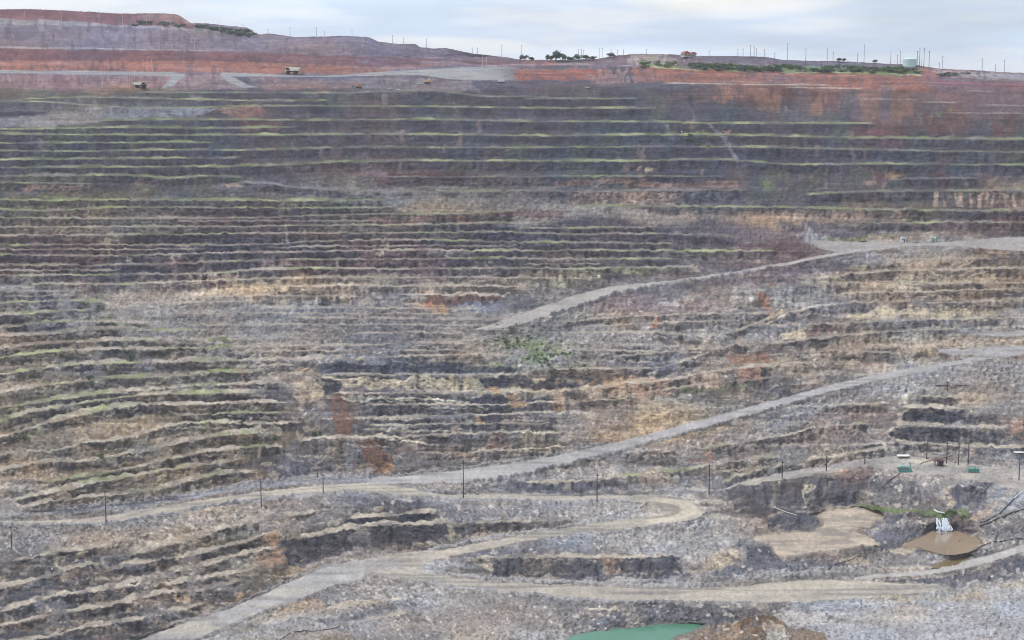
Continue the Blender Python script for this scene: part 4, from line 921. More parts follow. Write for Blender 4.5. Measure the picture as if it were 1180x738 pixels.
def cumulus(x, z, rx, rz):                      # a heaped cloud in that direction of the sky
    d = mth('ADD', mth('POWER', mth('DIVIDE', mth('SUBTRACT', sp.outputs[0], x), rx), 2.0), mth('POWER', mth('DIVIDE', mth('SUBTRACT', sp.outputs[2], z), rz), 2.0))
    d = mth('ADD', d, mth('MULTIPLY', mth('SUBTRACT', cn2.outputs['Fac'], .5), 3.2))
    r = nt.nodes.new('ShaderNodeMapRange'); r.inputs['From Min'].default_value = 1.25; r.inputs['From Max'].default_value = .2; nt.links.new(d, r.inputs['Value']); return r.outputs['Result']
lob = mth('MAXIMUM', cumulus(.135, .046, .055, .010), mth('MAXIMUM', cumulus(-.30, .040, .12, .03), cumulus(-.05, .014, .09, .007)))
cr2 = mth('MAXIMUM', mth('MULTIPLY', cr.outputs['Result'], .75), mth('MULTIPLY', lob, 1.0))
nt.links.new(cr2, cmix.inputs[0])
cw = nt.nodes.new('ShaderNodeMix'); cw.data_type = 'RGBA'; cw.inputs[7].default_value = (15.2, 15.0, 14.4, 1)
nt.links.new(cmix.outputs[2], cw.inputs[6]); nt.links.new(cumulus(.132, .0445, .062, .0115), cw.inputs[0])
nt.links.new(rp.outputs['Result'], cc.inputs[0]); nt.links.new(sky.outputs[0], cc.inputs[6]); nt.links.new(cw.outputs[2], cc.inputs[7])
nt.links.new(cc.outputs[2], bg.inputs['Color']); bg.inputs['Strength'].default_value = 0.1
sd = bpy.data.lights.new('sun', 'SUN'); sd.energy = 2.9; sd.angle = math.radians(10); sd.color = (1, .94, .86)
so = bpy.data.objects.new('sun', sd); COL.objects.link(so)
so.rotation_euler = (math.pi/2-SUN_EL, 0, math.pi-SUN_AZ); so.location = (-400, -400, 1500)

hm = bpy.data.meshes.new('haze'); bmx = bmesh.new(); bmesh.ops.create_cube(bmx, size=1); bmx.to_mesh(hm); bmx.free()
hz = link('haze', hm); hz['kind'] = 'stuff'
zlo, zhi = float(P[..., 2].min())-3, float(P[..., 2].max())+32
hz.scale = (6200, 5300, zhi-zlo); hz.location = (0, 2110, (zlo+zhi)/2)
m = bpy.data.materials.new('air'); m.use_nodes = True; nt = m.node_tree; nt.nodes.clear()
oo = nt.nodes.new('ShaderNodeOutputMaterial'); pv = nt.nodes.new('ShaderNodeVolumePrincipled')
pv.inputs['Color'].default_value = (.90, .90, .98, 1); pv.inputs['Density'].default_value = HAZE; pv.inputs['Anisotropy'].default_value = .0
nt.links.new(pv.outputs[0], oo.inputs['Volume']); hm.materials.append(m)

cd = bpy.data.cameras.new('camera'); cam = bpy.data.objects.new('camera', cd); COL.objects.link(cam); SC.camera = cam
cd.sensor_width = 36; cd.lens = 36*F/IW; cd.clip_start = .5; cd.clip_end = 20000
cam.rotation_euler = (math.pi/2-PITCH, 0, 0)
SC.view_settings.view_transform = 'Standard'; SC.view_settings.look = 'None'; SC.view_settings.gamma = 1; SC.view_settings.exposure = EXPO
SC.render.engine = 'CYCLES'
cy = SC.cycles; cy.use_denoising = True; cy.denoising_prefilter = 'ACCURATE'; cy.denoising_input_passes = 'RGB_ALBEDO_NORMAL'; cy.max_bounces = 4; cy.diffuse_bounces = 2; cy.volume_bounces = 0; cy.transparent_max_bounces = 8; cy.filter_width = 1.05; cy.use_adaptive_sampling = True; cy.adaptive_threshold = .01
# ------------------------------------------------------------------ things: helpers
PX = lambda x: (x-X0)/DX
def grid_at(px, py):
    c = int(np.clip(round((px-X0)/DX), 0, NC-1)); col = Y[:, c]
    r = int(np.clip(np.searchsorted(col, py), 0, NR-1))
    return P[r, c], r, c
def gpt(px, py, lift=0.0):
    p, r, c = grid_at(px, py)
    return np.array([p[0], p[1], p[2]+lift])
def mpp(px, py):                               # metres per photo pixel on the ground there
    p, r, c = grid_at(px, py); return float(np.linalg.norm(p))/F
_mats = {}
def mat(name, rgb, rough=.6, metal=0.0, vary=.12, scale=1.5, spec=.3):
    if name in _mats: return _mats[name]
    m, nt, b = nodes(name)
    c = S(*rgb)
    tc = nt.nodes.new('ShaderNodeTexCoord'); n = nt.nodes.new('ShaderNodeTexNoise'); n.inputs['Scale'].default_value = scale; n.inputs['Detail'].default_value = 5
    mx = nt.nodes.new('ShaderNodeMix'); mx.data_type = 'RGBA'
    mx.inputs[6].default_value = (*[max(0, v*(1-2*vary)) for v in c], 1); mx.inputs[7].default_value = (*[min(1, v*(1+2*vary)) for v in c], 1)
    nt.links.new(tc.outputs['Object'], n.inputs['Vector']); nt.links.new(n.outputs['Fac'], mx.inputs[0]); nt.links.new(mx.outputs[2], b.inputs['Base Color'])
    b.inputs['Roughness'].default_value = rough; b.inputs['Metallic'].default_value = metal; b.inputs['Specular IOR Level'].default_value = spec
    _mats[name] = m; return m
class MB:
    def __init__(s): s.bm = bmesh.new()
    def box(s, x0, x1, y0, y1, z0, z1, bev=0.0):
        r = bmesh.ops.create_cube(s.bm, size=1)['verts']
        for v in r: v.co = ((x0+x1)/2+v.co.x*(x1-x0), (y0+y1)/2+v.co.y*(y1-y0), (z0+z1)/2+v.co.z*(z1-z0))
        if bev: bmesh.ops.bevel(s.bm, geom=list({e for v in r for e in v.link_edges}), offset=bev, segments=1, affect='EDGES')
        return s
    def prism(s, prof, y0, y1):                # profile in x,z pushed along y
        a = [s.bm.verts.new((x, y0, z)) for x, z in prof]; b = [s.bm.verts.new((x, y1, z)) for x, z in prof]
        n = len(prof); s.bm.faces.new(a); s.bm.faces.new(b[::-1])
        for i in range(n): s.bm.faces.new((a[i], b[i], b[(i+1) % n], a[(i+1) % n]))
        bmesh.ops.recalc_face_normals(s.bm, faces=s.bm.faces[:]); return s
    def tube(s, p, q, r0, r1=None, n=8):
        import mathutils
        p, q = mathutils.Vector(p), mathutils.Vector(q); d = q-p
        r = bmesh.ops.create_cone(s.bm, cap_ends=True, segments=n, radius1=r0, radius2=r0 if r1 is None else r1, depth=d.length)['verts']
        bmesh.ops.transform(s.bm, verts=r, matrix=mathutils.Matrix.Translation((p+q)/2) @ d.to_track_quat('Z', 'Y').to_matrix().to_4x4()); return s
    def path(s, pts, r, n=7):
        for a, b in zip(pts[:-1], pts[1:]): s.tube(a, b, r, r, n)
        for a in pts[1:-1]: s.ball(a, r)
        return s
    def ball(s, c, r, sub=1, sz=1.0):
        import mathutils
        v = bmesh.ops.create_icosphere(s.bm, subdivisions=sub, radius=r)['verts']
        for k in v: k.co = mathutils.Vector(c)+mathutils.Vector((k.co.x, k.co.y, k.co.z*sz))
        return s
    def mesh(s, name, m):
        me = bpy.data.meshes.new(name); s.bm.to_mesh(me); s.bm.free(); me.materials.append(m); return me
    def part(s, name, m, parent): return link(name, s.mesh(name, m), None, parent)
def tag(o, label, cat, group=None):
    o['label'] = label; o['category'] = cat
    if group: o['group'] = group
    return o
def empty(name, loc, label, cat, group=None, rz=0, sc=1):
    o = bpy.data.objects.new(name, None); COL.objects.link(o); o.location = loc; o.rotation_euler = (0, 0, rz); o.scale = (sc,)*3
    o.empty_display_size = .5
    return tag(o, label, cat, group)
def copy_tree(o):
    c = o.copy(); COL.objects.link(c)
    for ch in [k for k in COL.objects if k.parent == o]:
        d = ch.copy(); COL.objects.link(d); d.parent = c
        for g in [k for k in COL.objects if k.parent == ch]:
            e = g.copy(); COL.objects.link(e); e.parent = d
    return c

W_PALE = mat('weathered_concrete', (196,186,182), .8); W_DARK = mat('tarred_timber', (66,60,66), .85); W_GREY = mat('grey_timber', (148,146,154), .85)
GLASS = mat('dark_glass', (38,44,54), .15, 0, .05); INS = mat('brown_porcelain', (92,70,62), .3); RUB = mat('black_rubber', (40,39,41), .8)
WHITE = mat('white_paint', (226,224,218), .45, 0, .06); STEEL = mat('galvanised_steel', (160,162,168), .4, .6)

# ------------------------------------------------------------------ power poles down in the pit
def power_pole(px, yt, yb, label, arms=1, group='dark power poles along the pit roads'):
    b = gpt(px, yb, -.8); h = (yb-yt)*mpp(px, yb)+.8
    o = empty('power_pole', b, label, 'power pole', group)
    MB().tube((0, 0, 0), (0, 0, h), .36, .24, 8).part('pole', W_DARK, o)
    for a in range(arms):
        z = h-.9-a*1.6
        c = MB().box(-1.25, 1.25, -.36, -.2, z-.12, z+.12).part('crossarm', W_DARK, o)
        for x in (-1.1, 0.45, 1.1): MB().tube((x, -.28, z+.12), (x, -.28, z+.55), .11, .07, 6).part('insulator', INS, c)
    return o
for a in [
 (13.5,608,634,'dark power pole furthest down the slope, over the lower left benches'),
 (122.5,567,603,'tall dark power pole beside the pale patch where the haul road narrows'),
 (301.5,551,584,'dark power pole standing against the beige upper haul road above brown benches',2),
 (372.5,547,569,'short dark power pole on the outer edge of the beige haul road bend'),
 (365.5,544,550,'stub of a dark pole just behind the windrow of the haul road'),
 (534,531,576,'tallest dark power pole, where the grey ramp meets the beige haul road',2),
 (687.5,545,578,'dark power pole at the road edge before the hairpin bend',1),
 (817.5,535,571,'dark power pole on the outside of the hairpin bend',1),
 (901,531,551,'dark power pole on the track above the dark cliff and mud flats'),
 (952.5,519,543,'thin dark power pole midway along the track to the pumps'),
 (996.5,521,535,'shorter dark pole where the track climbs to the pumps'),
 (1067.5,510,529,'dark power pole between the green pump and the rusty frame'),
 (1091,510,534,'dark power pole close against the rusty frame shed'),
 (1104.5,511,536,'dark power pole between the rusty shed and the green container',2),
 (1115.5,510,536,'dark power pole right behind the green container',1),
 (1174.5,528,553,'dark power pole beside the small white board'),
 (1091.5,439,449,'small dark pole crossing the long pipe on the upper bench')]:
    power_pole(*a)

# ------------------------------------------------------------------ slim poles along the rim
def rim_pole_mesh(name, h, m, arm):
    k = MB().tube((0, 0, 0), (0, 0, h), .30, .18, 7)
    if arm: k.box(-.9, .9, -.1, .1, h-1.0, h-.75)
    else: k.box(-.15, 1.1, -.12, .12, h-.25, h)
    return k.mesh(name, m)
_rim = {}
def rim_pole(px, yt, yb, kind, label, group):
    s = mpp(px, max(yb, 14)); h = max(3, round((yb-yt)*s))
    key = (kind, h)
    if key not in _rim: _rim[key] = rim_pole_mesh('utility_pole', h+1.0, {'p': W_PALE, 'd': W_DARK, 'g': W_GREY}[kind], kind != 'p')
    c = int(np.clip(round((px-X0)/DX), 0, NC-1)); yb = max(yb, skyline[c]+.25)
    o = link('utility_pole', _rim[key], None, None, gpt(px, yb, -1.0))
    tag(o, label, 'pole', group)
for x, a, b in [(28.5,11,20),(70.5,12,24),(114,13,27),(141.5,16,29),(169.5,18,31),(197,23,31),(225,26,39.5),(252.5,26,39.5),(279.5,29,40)]:
    rim_pole(x, a, b, 'p', 'pale pole in the row along the purple spoil heap below the red hilltop', 'pale poles along the spoil heap')
for x, a, b, l in [(181,48,57,'pale slim pole, left of a close pair above the red band'),(183.8,48,57,'pale slim pole, right of a close pair above the red band'),(197.5,48,57,'single pale slim pole between the close pair and the next pole above the red band'),(225,48,58,'thicker pale pole standing at the top edge of the red band'),(312.5,48,60,'lone pale pole on the purple slope above the haul truck')]:
    rim_pole(x, a, b, 'p', l, 'pale poles above the red band')
for x, a, b, l in [(165.5,69,82,'pale pole against the orange face, left of two'),(175,68,82,'pale pole against the orange face, right of two'),(118,86,101,'pale pole on the lowest red bench, away from the cream truck'),(149.5,82,103,'pale pole just left of the cream haul truck'),(556.5,65,79,'pinkish pole where the grey rim road meets the red bank, taller of two'),(560,66,78,'pinkish pole where the grey rim road meets the red bank, shorter of two')]:
    rim_pole(x, a, b, 'p', l, 'pale poles on the red cut')
for x, a, b in [(309,33,39),(334,32,43),(364.5,32,44),(374,35,43),(406,34,43),(452.5,40,50),(465,44,51),(491.5,45,56),(544,55,62.5),(550,55,63),(578,52,67),(601,52,69)]:
    rim_pole(x, a, b, 'g', 'thin grey pole on the skyline of the long spoil heap left of the dark trees', 'thin poles on the spoil heap skyline')
for x, a, b in [(641.5,58,70),(646,59,70),(666.5,57,69),(669.8,57,69),(673,58,69),(690.5,56,68),(693.5,56,69),(704,57,66),(712,57,64.5),(718.5,57,64.5),(745,56,62.5)]:
    rim_pole(x, a, b, 'g', 'thin grey pole on the skyline among the dark trees in the middle', 'thin poles on the skyline by the dark trees')
for x, a, b in [(817.5,59,65),(850,56,65),(856,57,65.5),(864.5,52,65.5),(869,54,66),(871.5,56,66),(881,57,66),(893,61,68),(907.5,50,70),(928.5,56,70.5),(953.5,56,70.5),(959.5,60,71),(988,62,72),(995.5,53,72.5),(1026,60,74),(1034,64,74.5),(1037.5,59,74.5)]:
    rim_pole(x, a, b, 'g', 'thin grey pole on the skyline between the red roofed house and the pale green tank', 'thin poles on the right skyline')
for x, a, b, l in [(1056.5,60,76,'dark pole against the right end of the pale green tank'),(1059.5,56,77.5,'tallest dark pole right beside the pale green tank'),(1064.6,56,78,'dark pole on the far side of the narrow dark tree by the tank'),(1070,60,78.5,'faint pole next to the dark poles by the green tank')]:
    rim_pole(x, a, b, 'd', l, 'dark poles by the green tank')
for x, a, b in [(1082.5,72,80),(1085.5,65,80.5),(1131.5,68,82.5),(1147,75,83.5),(1157,70,84)]:
    rim_pole(x, a, b, 'g', 'faint thin pole on the low skyline right of the pale green tank', 'faint poles on the far right skyline')

# ------------------------------------------------------------------ machines
CREAM = mat('cream_truck_paint', (244,234,208), .5, 0, .05, .7); CHAR = mat('charcoal_steel', (58,56,62), .6); YEL = mat('yellow_machine_paint', (214,178,110), .5); ORG = mat('orange_machine_paint', (206,132,84), .5)
def haul_truck(px, yb, flip, label, s, tilt=0):
    b = gpt(px, yb); o = empty('haul_truck', b, label, 'truck', 'cream haul trucks on the rim', 0, s)
    f = -1 if flip else 1
    def X_(pr): return [(x*f, z) for x, z in pr]
    MB().prism(X_([(-4.6,1.5),(4.8,1.5),(4.8,2.3),(-4.6,2.3)]), -1.1, 1.1).part('chassis', CHAR, o)
    MB().prism(X_([(4.9,1.3),(5.3,1.3),(5.3,3.0),(3.3,3.1),(3.3,1.3)]), -2.7, 2.7).part('bonnet', CREAM if flip else CHAR, o)
    c = MB().prism(X_([(2.3,3.15),(4.5,3.15),(4.3,4.9),(2.3,4.9)]), -2.6, -.6).part('cab', CHAR, o)
    MB().prism(X_([(2.55,3.7),(4.2,3.7),(4.1,4.6),(2.55,4.6)]), -2.66, -2.61).part('window', GLASS, c)
    MB().prism(X_([(-6.4,4.4),(-4.6,2.5),(.6,2.35),(2.1,4.3),(2.3,5.0),(5.0,5.1),(5.0,5.35),(2.0,5.5),(-6.2,4.9)]), -2.9, 2.9).part('dump_body', CREAM, o)
    for x in (3.4*f, -2.6*f):
        for y in (-2.5, 2.5):
            w = MB().tube((x, y-.55, 1.35), (x, y+.55, 1.35), 1.35, 1.35, 16).part('wheel', RUB, o)
            yy = y-.6 if y < 0 else y+.6
            MB().tube((x, y-.6 if y < 0 else y+.55, 1.35), (x, y-.54 if y < 0 else y+.61, 1.35), .6, .6, 10).part('rim', CHAR, w)
    return o
haul_truck(336.5, 85.3, True, 'haul truck with dark cab and pale tipping body at the foot of the orange face', 1.30)
haul_truck(161.5, 101, False, 'cream haul truck on the lowest red bench beside a pale pole', 1.05)

def excavator(px, yb):
    o = empty('excavator', gpt(px, yb), 'orange excavator with raised boom on the grey bench below the rim road', 'excavator', None, 0, 1.0)
    for y in (-1.4, 1.4): MB().prism([(-2.6,.1),(2.6,.1),(3.0,.7),(2.6,1.2),(-2.6,1.2),(-3.0,.7)], y-.4, y+.4).part('track', CHAR, o)
    MB().box(-3.0, 1.6, -1.6, 1.6, 1.4, 3.0, .15).part('body', ORG, o)
    c = MB().box(.2, 1.9, -1.7, -.3, 1.5, 3.9, .1).part('cab', ORG, o); MB().box(.5, 1.7, -1.76, -1.71, 2.6, 3.7).part('window', GLASS, c)
    MB().tube((-1.0,0,2.6), (-4.2,0,5.6), .42, .34).part('boom', ORG, o); MB().tube((-4.2,0,5.6), (-5.6,0,2.4), .32, .24).part('stick', ORG, o)
    MB().prism([(-5.9,2.5),(-5.1,2.4),(-5.0,1.2),(-6.2,1.0)], -.6, .6).part('bucket', CHAR, o)
excavator(413, 101)
def drill(px, yb):
    o = empty('drill_rig', gpt(px, yb), 'yellow drill rig with tall lattice mast on the grey rim bench', 'drill rig')
    for y in (-1.2, 1.2): MB().prism([(-2.6,.1),(2.6,.1),(3.0,.6),(2.6,1.1),(-2.6,1.1),(-3.0,.6)], y-.35, y+.35).part('track', CHAR, o)
    MB().box(-3.2, 1.6, -1.4, 1.4, 1.2, 2.9, .12).part('body', YEL, o)
    m = MB()
    for y in (-.6, .6):
        m.tube((1.6,y,1.2), (2.1,y*.6,9.4), .2, .16, 6); m.tube((2.9,y,1.2), (2.5,y*.6,9.4), .2, .16, 6)
        for k in range(6): z = 1.5+k*1.3; m.tube((1.65+.05*k,y,z), (2.85-.05*k,y,z+1.2), .08, .08, 5)
    m.part('mast', YEL, o); MB().box(.2, 1.4, -1.5, -.2, 2.95, 4.1, .1).part('cab', WHITE, o)
drill(492.5, 96)
def pickup(px, yb, label, rz=0, s=1.0, m=None, group='small white vehicles on the rim benches'):
    m = m or WHITE
    o = empty('pickup_truck', gpt(px, yb), label, 'pickup truck', group, rz, s)
    MB().prism([(-2.6,.5),(2.6,.5),(2.65,1.0),(1.4,1.15),(.7,1.75),(-.7,1.75),(-.75,1.1),(-2.6,1.1)], -.9, .9).part('body', m, o)
    MB().prism([(1.2,1.17),(.66,1.66),(-.6,1.66),(-.62,1.17)], -.92, .92).part('window', GLASS, o)
    for x in (-1.6, 1.6):
        for y in (-.85, .85): MB().tube((x,y-.12,.4), (x,y+.12,.4), .4, .4, 12).part('wheel', RUB, o)
pickup(484.3, 97.3, 'white pickup truck parked beside the yellow drill rig', 0, 1.05)
pickup(449.5, 103.3, 'white pickup truck alone on the grey bench, nearer the excavator', .2, .9)
pickup(458.3, 103.6, 'white pickup truck alone on the grey bench, nearer the drill rig', -.3, .85)
pickup(676.5, 101.5, 'pale pickup truck at the top of the dark wall under the red cut', .2, .8)
# covered load beside the grey mound
o = empty('tarpaulin_trailer', gpt(577, 95.2), 'long white covered trailer at the foot of the grey mound on the rim', 'trailer')
MB().prism([(-3.3,1.0),(3.3,1.0),(3.2,2.3),(2.4,2.9),(-2.2,2.8),(-3.2,2.0)], -1.2, 1.2).part('cover', WHITE, o)
MB().box(-3.2, 3.2, -1.1, 1.1, .7, .98).part('chassis', CHAR, o)
for x in (-2.0, -.9, 2.2):
    for y in (-1, 1): MB().tube((x,y-.15,.45), (x,y+.15,.45), .45, .45, 12).part('wheel', RUB, o)

# ------------------------------------------------------------------ buildings on the rim
ROOF = mat('red_roof_tiles', (150,104,96), .8); WALL = mat('cream_plaster', (196,178,168), .85)
def house(px, yb, s, label, w=6.6, d=5):
    o = empty('house', gpt(px, yb, -.4), label, 'house', None, .25, s)
    wl = MB().box(-w, w, -d, d, 0, 3.0).part('wall', WALL, o)
    r = MB()
    for (x0, x1, h) in ((-w-.7, .5, 3.3), (.2, w+1.4, 2.4)):
        r.prism([(x0,2.95),(x1,2.95),(x1-1.6,2.95+h*.62),((x0+x1)/2,2.95+h),(x0+1.6,2.95+h*.62)], -d-.6, d+.6)
    r.part('roof', ROOF, o)
    for x in (-4.2, -1.2, 3.6):
        f = MB().box(x-.7, x+.7, -d-.08, -d-.01, 1.0, 2.2).part('window', GLASS, o); MB().box(x-.8, x+.8, -d-.1, -d-.015, .88, .98).part('sill', WALL, f)
    MB().box(.6, 1.6, -d-.09, -d-.01, .02, 2.1).part('door', CHAR, o)
house(793, 65.3, 1.02, 'house with a reddish brown pitched roof standing on the rim skyline')
GRN = mat('mint_green_paint', (192,214,206), .5, 0, .05, .3)
def tank(px, yb):
    s = mpp(px, yb); b = gpt(px, yb, -1.0)
    r = 7.6*s; h = 10.5*s
    o = empty('storage_tank', b, 'large pale mint green storage tank on the skyline beside dark poles', 'tank')
    import mathutils
    MB().tube((0,r*.6,0), (0,r*.6,h*.86), r, r, 40).part('shell', GRN, o)
    MB().tube((0,r*.6,h*.86), (0,r*.6,h), r*1.01, r*.55, 40).part('roof', GRN, o)
    MB().tube((0,r*.6,h*.55), (0,r*.6,h*.58), r*1.012, r*1.012, 40).part('hoop', mat('pale_grey_green', (176,198,190), .6), o)
tank(1049.3, 76.5)
HUT = mat('dusty_white_panel', (214,214,214), .6, 0, .04)
def cabin(px, yb, wpx, hpx, label, m, cat='cabin', name='site_cabin', group=None):
    s = mpp(px, yb); w = wpx*s/2; h = hpx*s
    o = empty(name, gpt(px, yb, -.2), label, cat, group, .1)
    MB().box(-w, w, -w*.7, w*.7, 0, h*.86, .05).part('wall', m, o)
    MB().prism([(-w*1.08,h*.87),(w*1.08,h*.87),(w*1.08,h*.93),(0,h*1.03),(-w*1.08,h*.93)], -w*.78, w*.78).part('roof', m, o)
    f = MB().box(-w*.65, -w*.1, -w*.7-.06, -w*.7-.005, h*.4, h*.68).part('window', GLASS, o)
    MB().box(w*.2, w*.62, -w*.7-.06, -w*.7-.005, .05, h*.65).part('door', CHAR, o)
cabin(1041, 278.5, 5, 5.5, 'white site cabin at the back of the flat where the upper ramp starts', HUT)
pickup(994.5, 277.5, 'small yellow vehicle on the grassy flat below the dark bench', .1, 1.0, YEL, None)
TEAL = mat('teal_green_paint', (88,152,138), .5, 0, .1, .6)
for x, l in [(1073.8,'pale green upright drum on the flat right of the white cabin, left of two'),(1077.6,'pale green upright drum on the flat right of the white cabin, right of two')]:
    o = empty('water_drum', gpt(x, 278), l, 'drum', 'pale green drums')
    MB().tube((0,0,0), (0,0,3.6), 1.0, 1.0, 14).part('shell', mat('pale_green_paint', (150,182,168), .5), o); MB().tube((0,0,3.6), (0,0,4.0), 1.06, .8, 14).part('lid', HUT, o)

# ------------------------------------------------------------------ pump station in the pit
s = mpp(1042, 542)
o = empty('pump', gpt(1042, 543.5), 'teal green pump on a skid with a bent arm at the rusty slope pipe', 'pump')
MB().prism([(-3.0,0),(3.4,0),(4.2,1.2),(4.4,2.0),(-4.2,2.0),(-4.0,1.2)], -1.8, 1.8).part('skid', TEAL, o)
MB().box(-4.6, 2.4, -1.5, 1.5, 2.02, 2.5).part('deck', mat('rusty_steel', (118,88,84), .8), o)
MB().prism([(-4.4,2.55),(1.8,2.55),(2.6,3.6),(-1.5,4.0),(-4.8,3.5)], -1.2, 1.2).part('housing', mat('pale_teal_paint', (134,184,172), .5), o)
MB().path([(3.4,0,2.0),(3.6,0,5.6),(2.2,0,6.3)], .28).part('arm', TEAL, o)
o = empty('shipping_container', gpt(1121.5, 544.5), 'teal green container with an open railed top beside dark power poles', 'container')
MB().box(-3.4, 3.4, -1.3, 1.3, .2, 2.4, .05).part('body', TEAL, o)
k = MB()
for x in np.linspace(-3.2, 3.2, 7): k.box(x-.07, x+.07, -1.36, -1.305, .25, 2.35)
k.part('rib', mat('dark_teal_paint', (62,116,104), .5), o)
k = MB()
for x in (-3.3, -1.1, 1.1, 3.3):
    for y in (-1.2, 1.2): k.tube((x,y,2.4), (x,y,3.7), .1, .1, 6)
for y in (-1.2, 1.2): k.box(-3.4, 3.4, y-.09, y+.09, 3.6, 3.78)
k.part('railing', TEAL, o)
RUST = mat('rust_brown_steel', (104,72,74), .85)
o = empty('frame_shed', gpt(1081.5, 536.5), 'rusty brown open frame shed between the dark power poles', 'shed')
k = MB()
for x in (-2.6, -.4, 1.6, 2.6):
    for y in (-1.6, 1.6): k.box(x-.22, x+.22, y-.22, y+.22, 0, 3.3)
k.part('post', RUST, o)
MB().prism([(-3.2,3.32),(3.2,3.32),(3.3,3.7),(-1.0,4.2),(-3.3,3.6)], -2.0, 2.0).part('roof', RUST, o); MB().box(.6, 2.4, -1.2, 1.2, .02, 3.2).part('wall', mat('dark_brown_steel', (66,52,58), .85), o)
o = empty('shelter', gpt(1041, 527.5), 'long low white roofed shelter beside the track above the teal pump', 'shelter')
MB().prism([(-4.0,1.35),(4.0,1.5),(4.0,1.75),(-4.0,1.6)], -2.2, 2.2).part('roof', WHITE, o)
k = MB()
for x in (-3.6, 3.6):
    for y in (-1.9, 1.9): k.tube((x,y,0), (x,y,1.38), .12, .12, 6)
k.part('post', STEEL, o)
o = empty('notice_board', gpt(1163.5, 555), 'small white board with dark marks at the roadside near a power pole', 'sign board')
MB().box(-1.8, 1.8, -.08, .08, .6, 2.6).part('panel', WHITE, o)
k = MB()
for i, (x, w, z) in enumerate([(-1.1,.35,1.5),(-.2,.3,1.35),(.6,.4,1.5),(1.2,.22,1.4)]): k.box(x-w, x+w, -.11, -.085, z, z+.35)
k.part('lettering', CHAR, o)
for x in (-1.5, 1.5): MB().tube((x,.12,0), (x,.12,2.4), .09, .09, 6).part('post', STEEL, o)
o = empty('shelter', gpt(1175, 524.8), 'white roofed open shelter with a dark front edge above the white board', 'shelter')
MB().prism([(-3.6,1.9),(5,1.9),(5,2.1),(-3.6,2.1)], -2, 2).part('roof', WHITE, o); MB().box(-4.6, 5, -2.2, -2.02, 1.75, 2.1).part('fascia', CHAR, o)
k = MB()
for x in (-3.2, 4.4):
    for y in (-1.7, 1.7): k.tube((x,y,0), (x,y,1.88), .12, .12, 6)
k.part('post', STEEL, o)

# ------------------------------------------------------------------ pipes lying on the ground
def pipe(pts, r, m, label, lift=.25, name='pipeline', cat='pipe', step=3.0, group=None):
    q = []
    for (ax, ay), (bx, by) in zip(pts[:-1], pts[1:]):
        n = max(1, int(math.hypot(bx-ax, by-ay)/step))
        q += [(ax+(bx-ax)*t/n, ay+(by-ay)*t/n) for t in range(n)]
    q.append(pts[-1])
    g = np.array([gpt(x, y, lift) for x, y in q])
    if len(g) > 4:
        g[1:-1] = (g[:-2]+2*g[1:-1]+g[2:])/4; g[1:-1] = (g[:-2]+2*g[1:-1]+g[2:])/4; g[:, 2] += .1; r *= .68
    base = g[0].copy(); g = g-base
    k = MB().path([tuple(v) for v in g], r)
    o = link(name, k.mesh(name, m), None, None, base); tag(o, label, cat, group)
BLK = mat('black_poly_pipe', (50,50,56), .5); PWHT = mat('white_pipe', (224,222,216), .5)
pipe([(1130,604),(1142,599),(1152,592),(1160,584),(1168,576)], .42, BLK, 'black pipe climbing from the brown pond, upper of two, up to a white length')
pipe([(1168,576),(1174,570),(1180,564),(1186,559)], .42, PWHT, 'white length of pipe running up the slope at the right edge')
pipe([(1130,607),(1143,602),(1156,596),(1168,590),(1186,586)], .62, BLK, 'thick black pipe curving up to the right from the brown pond')
pipe([(1112,640),(1122,636),(1135,628),(1150,624),(1186,621)], .40, BLK, 'black pipe running right along the low bank below the brown pond')
pipe([(1036,545),(1030,551),(1022,558),(1012,566)], .42, RUST, 'rusty pipe dropping from the teal pump to the rubble slope')
pipe([(1000,561),(1007,554),(1012,549)], .38, RUST, 'short dark pipe lying on the rubble below the track')
pipe([(1060,535),(1072,531),(1085,529),(1098,524)], .30, RUST, 'thin rusty pipe sloping beside the frame shed')
pipe([(152,741),(165,734),(180,728),(192,724.5),(203,720)], .42, BLK, 'black pipe along the inner edge of the lower left ramp')
pipe([(318,741),(332,733),(347,728),(368,727),(392,724)], .34, BLK, 'dark bent pipe lying across the low ground beside the lower left ramp')
pipe([(955,655),(970,650),(982,645),(991,641)], .34, BLK, 'dark pipe lying along the rubble bank below the mud flat')
pipe([(1076,589.5),(1081,592),(1088,593.5)], .55, PWHT, 'short white pipe at the lip above the small waterfall', .5)
pipe([(1078,444.5),(1095,445),(1114,445)], .42, BLK, 'long dark pipe on the small flat of the upper bench')
pipe([(890,586),(902,588),(918,595)], .30, PWHT, 'pale thin pipe on the bank above the dark rock by the mud flats', .4)

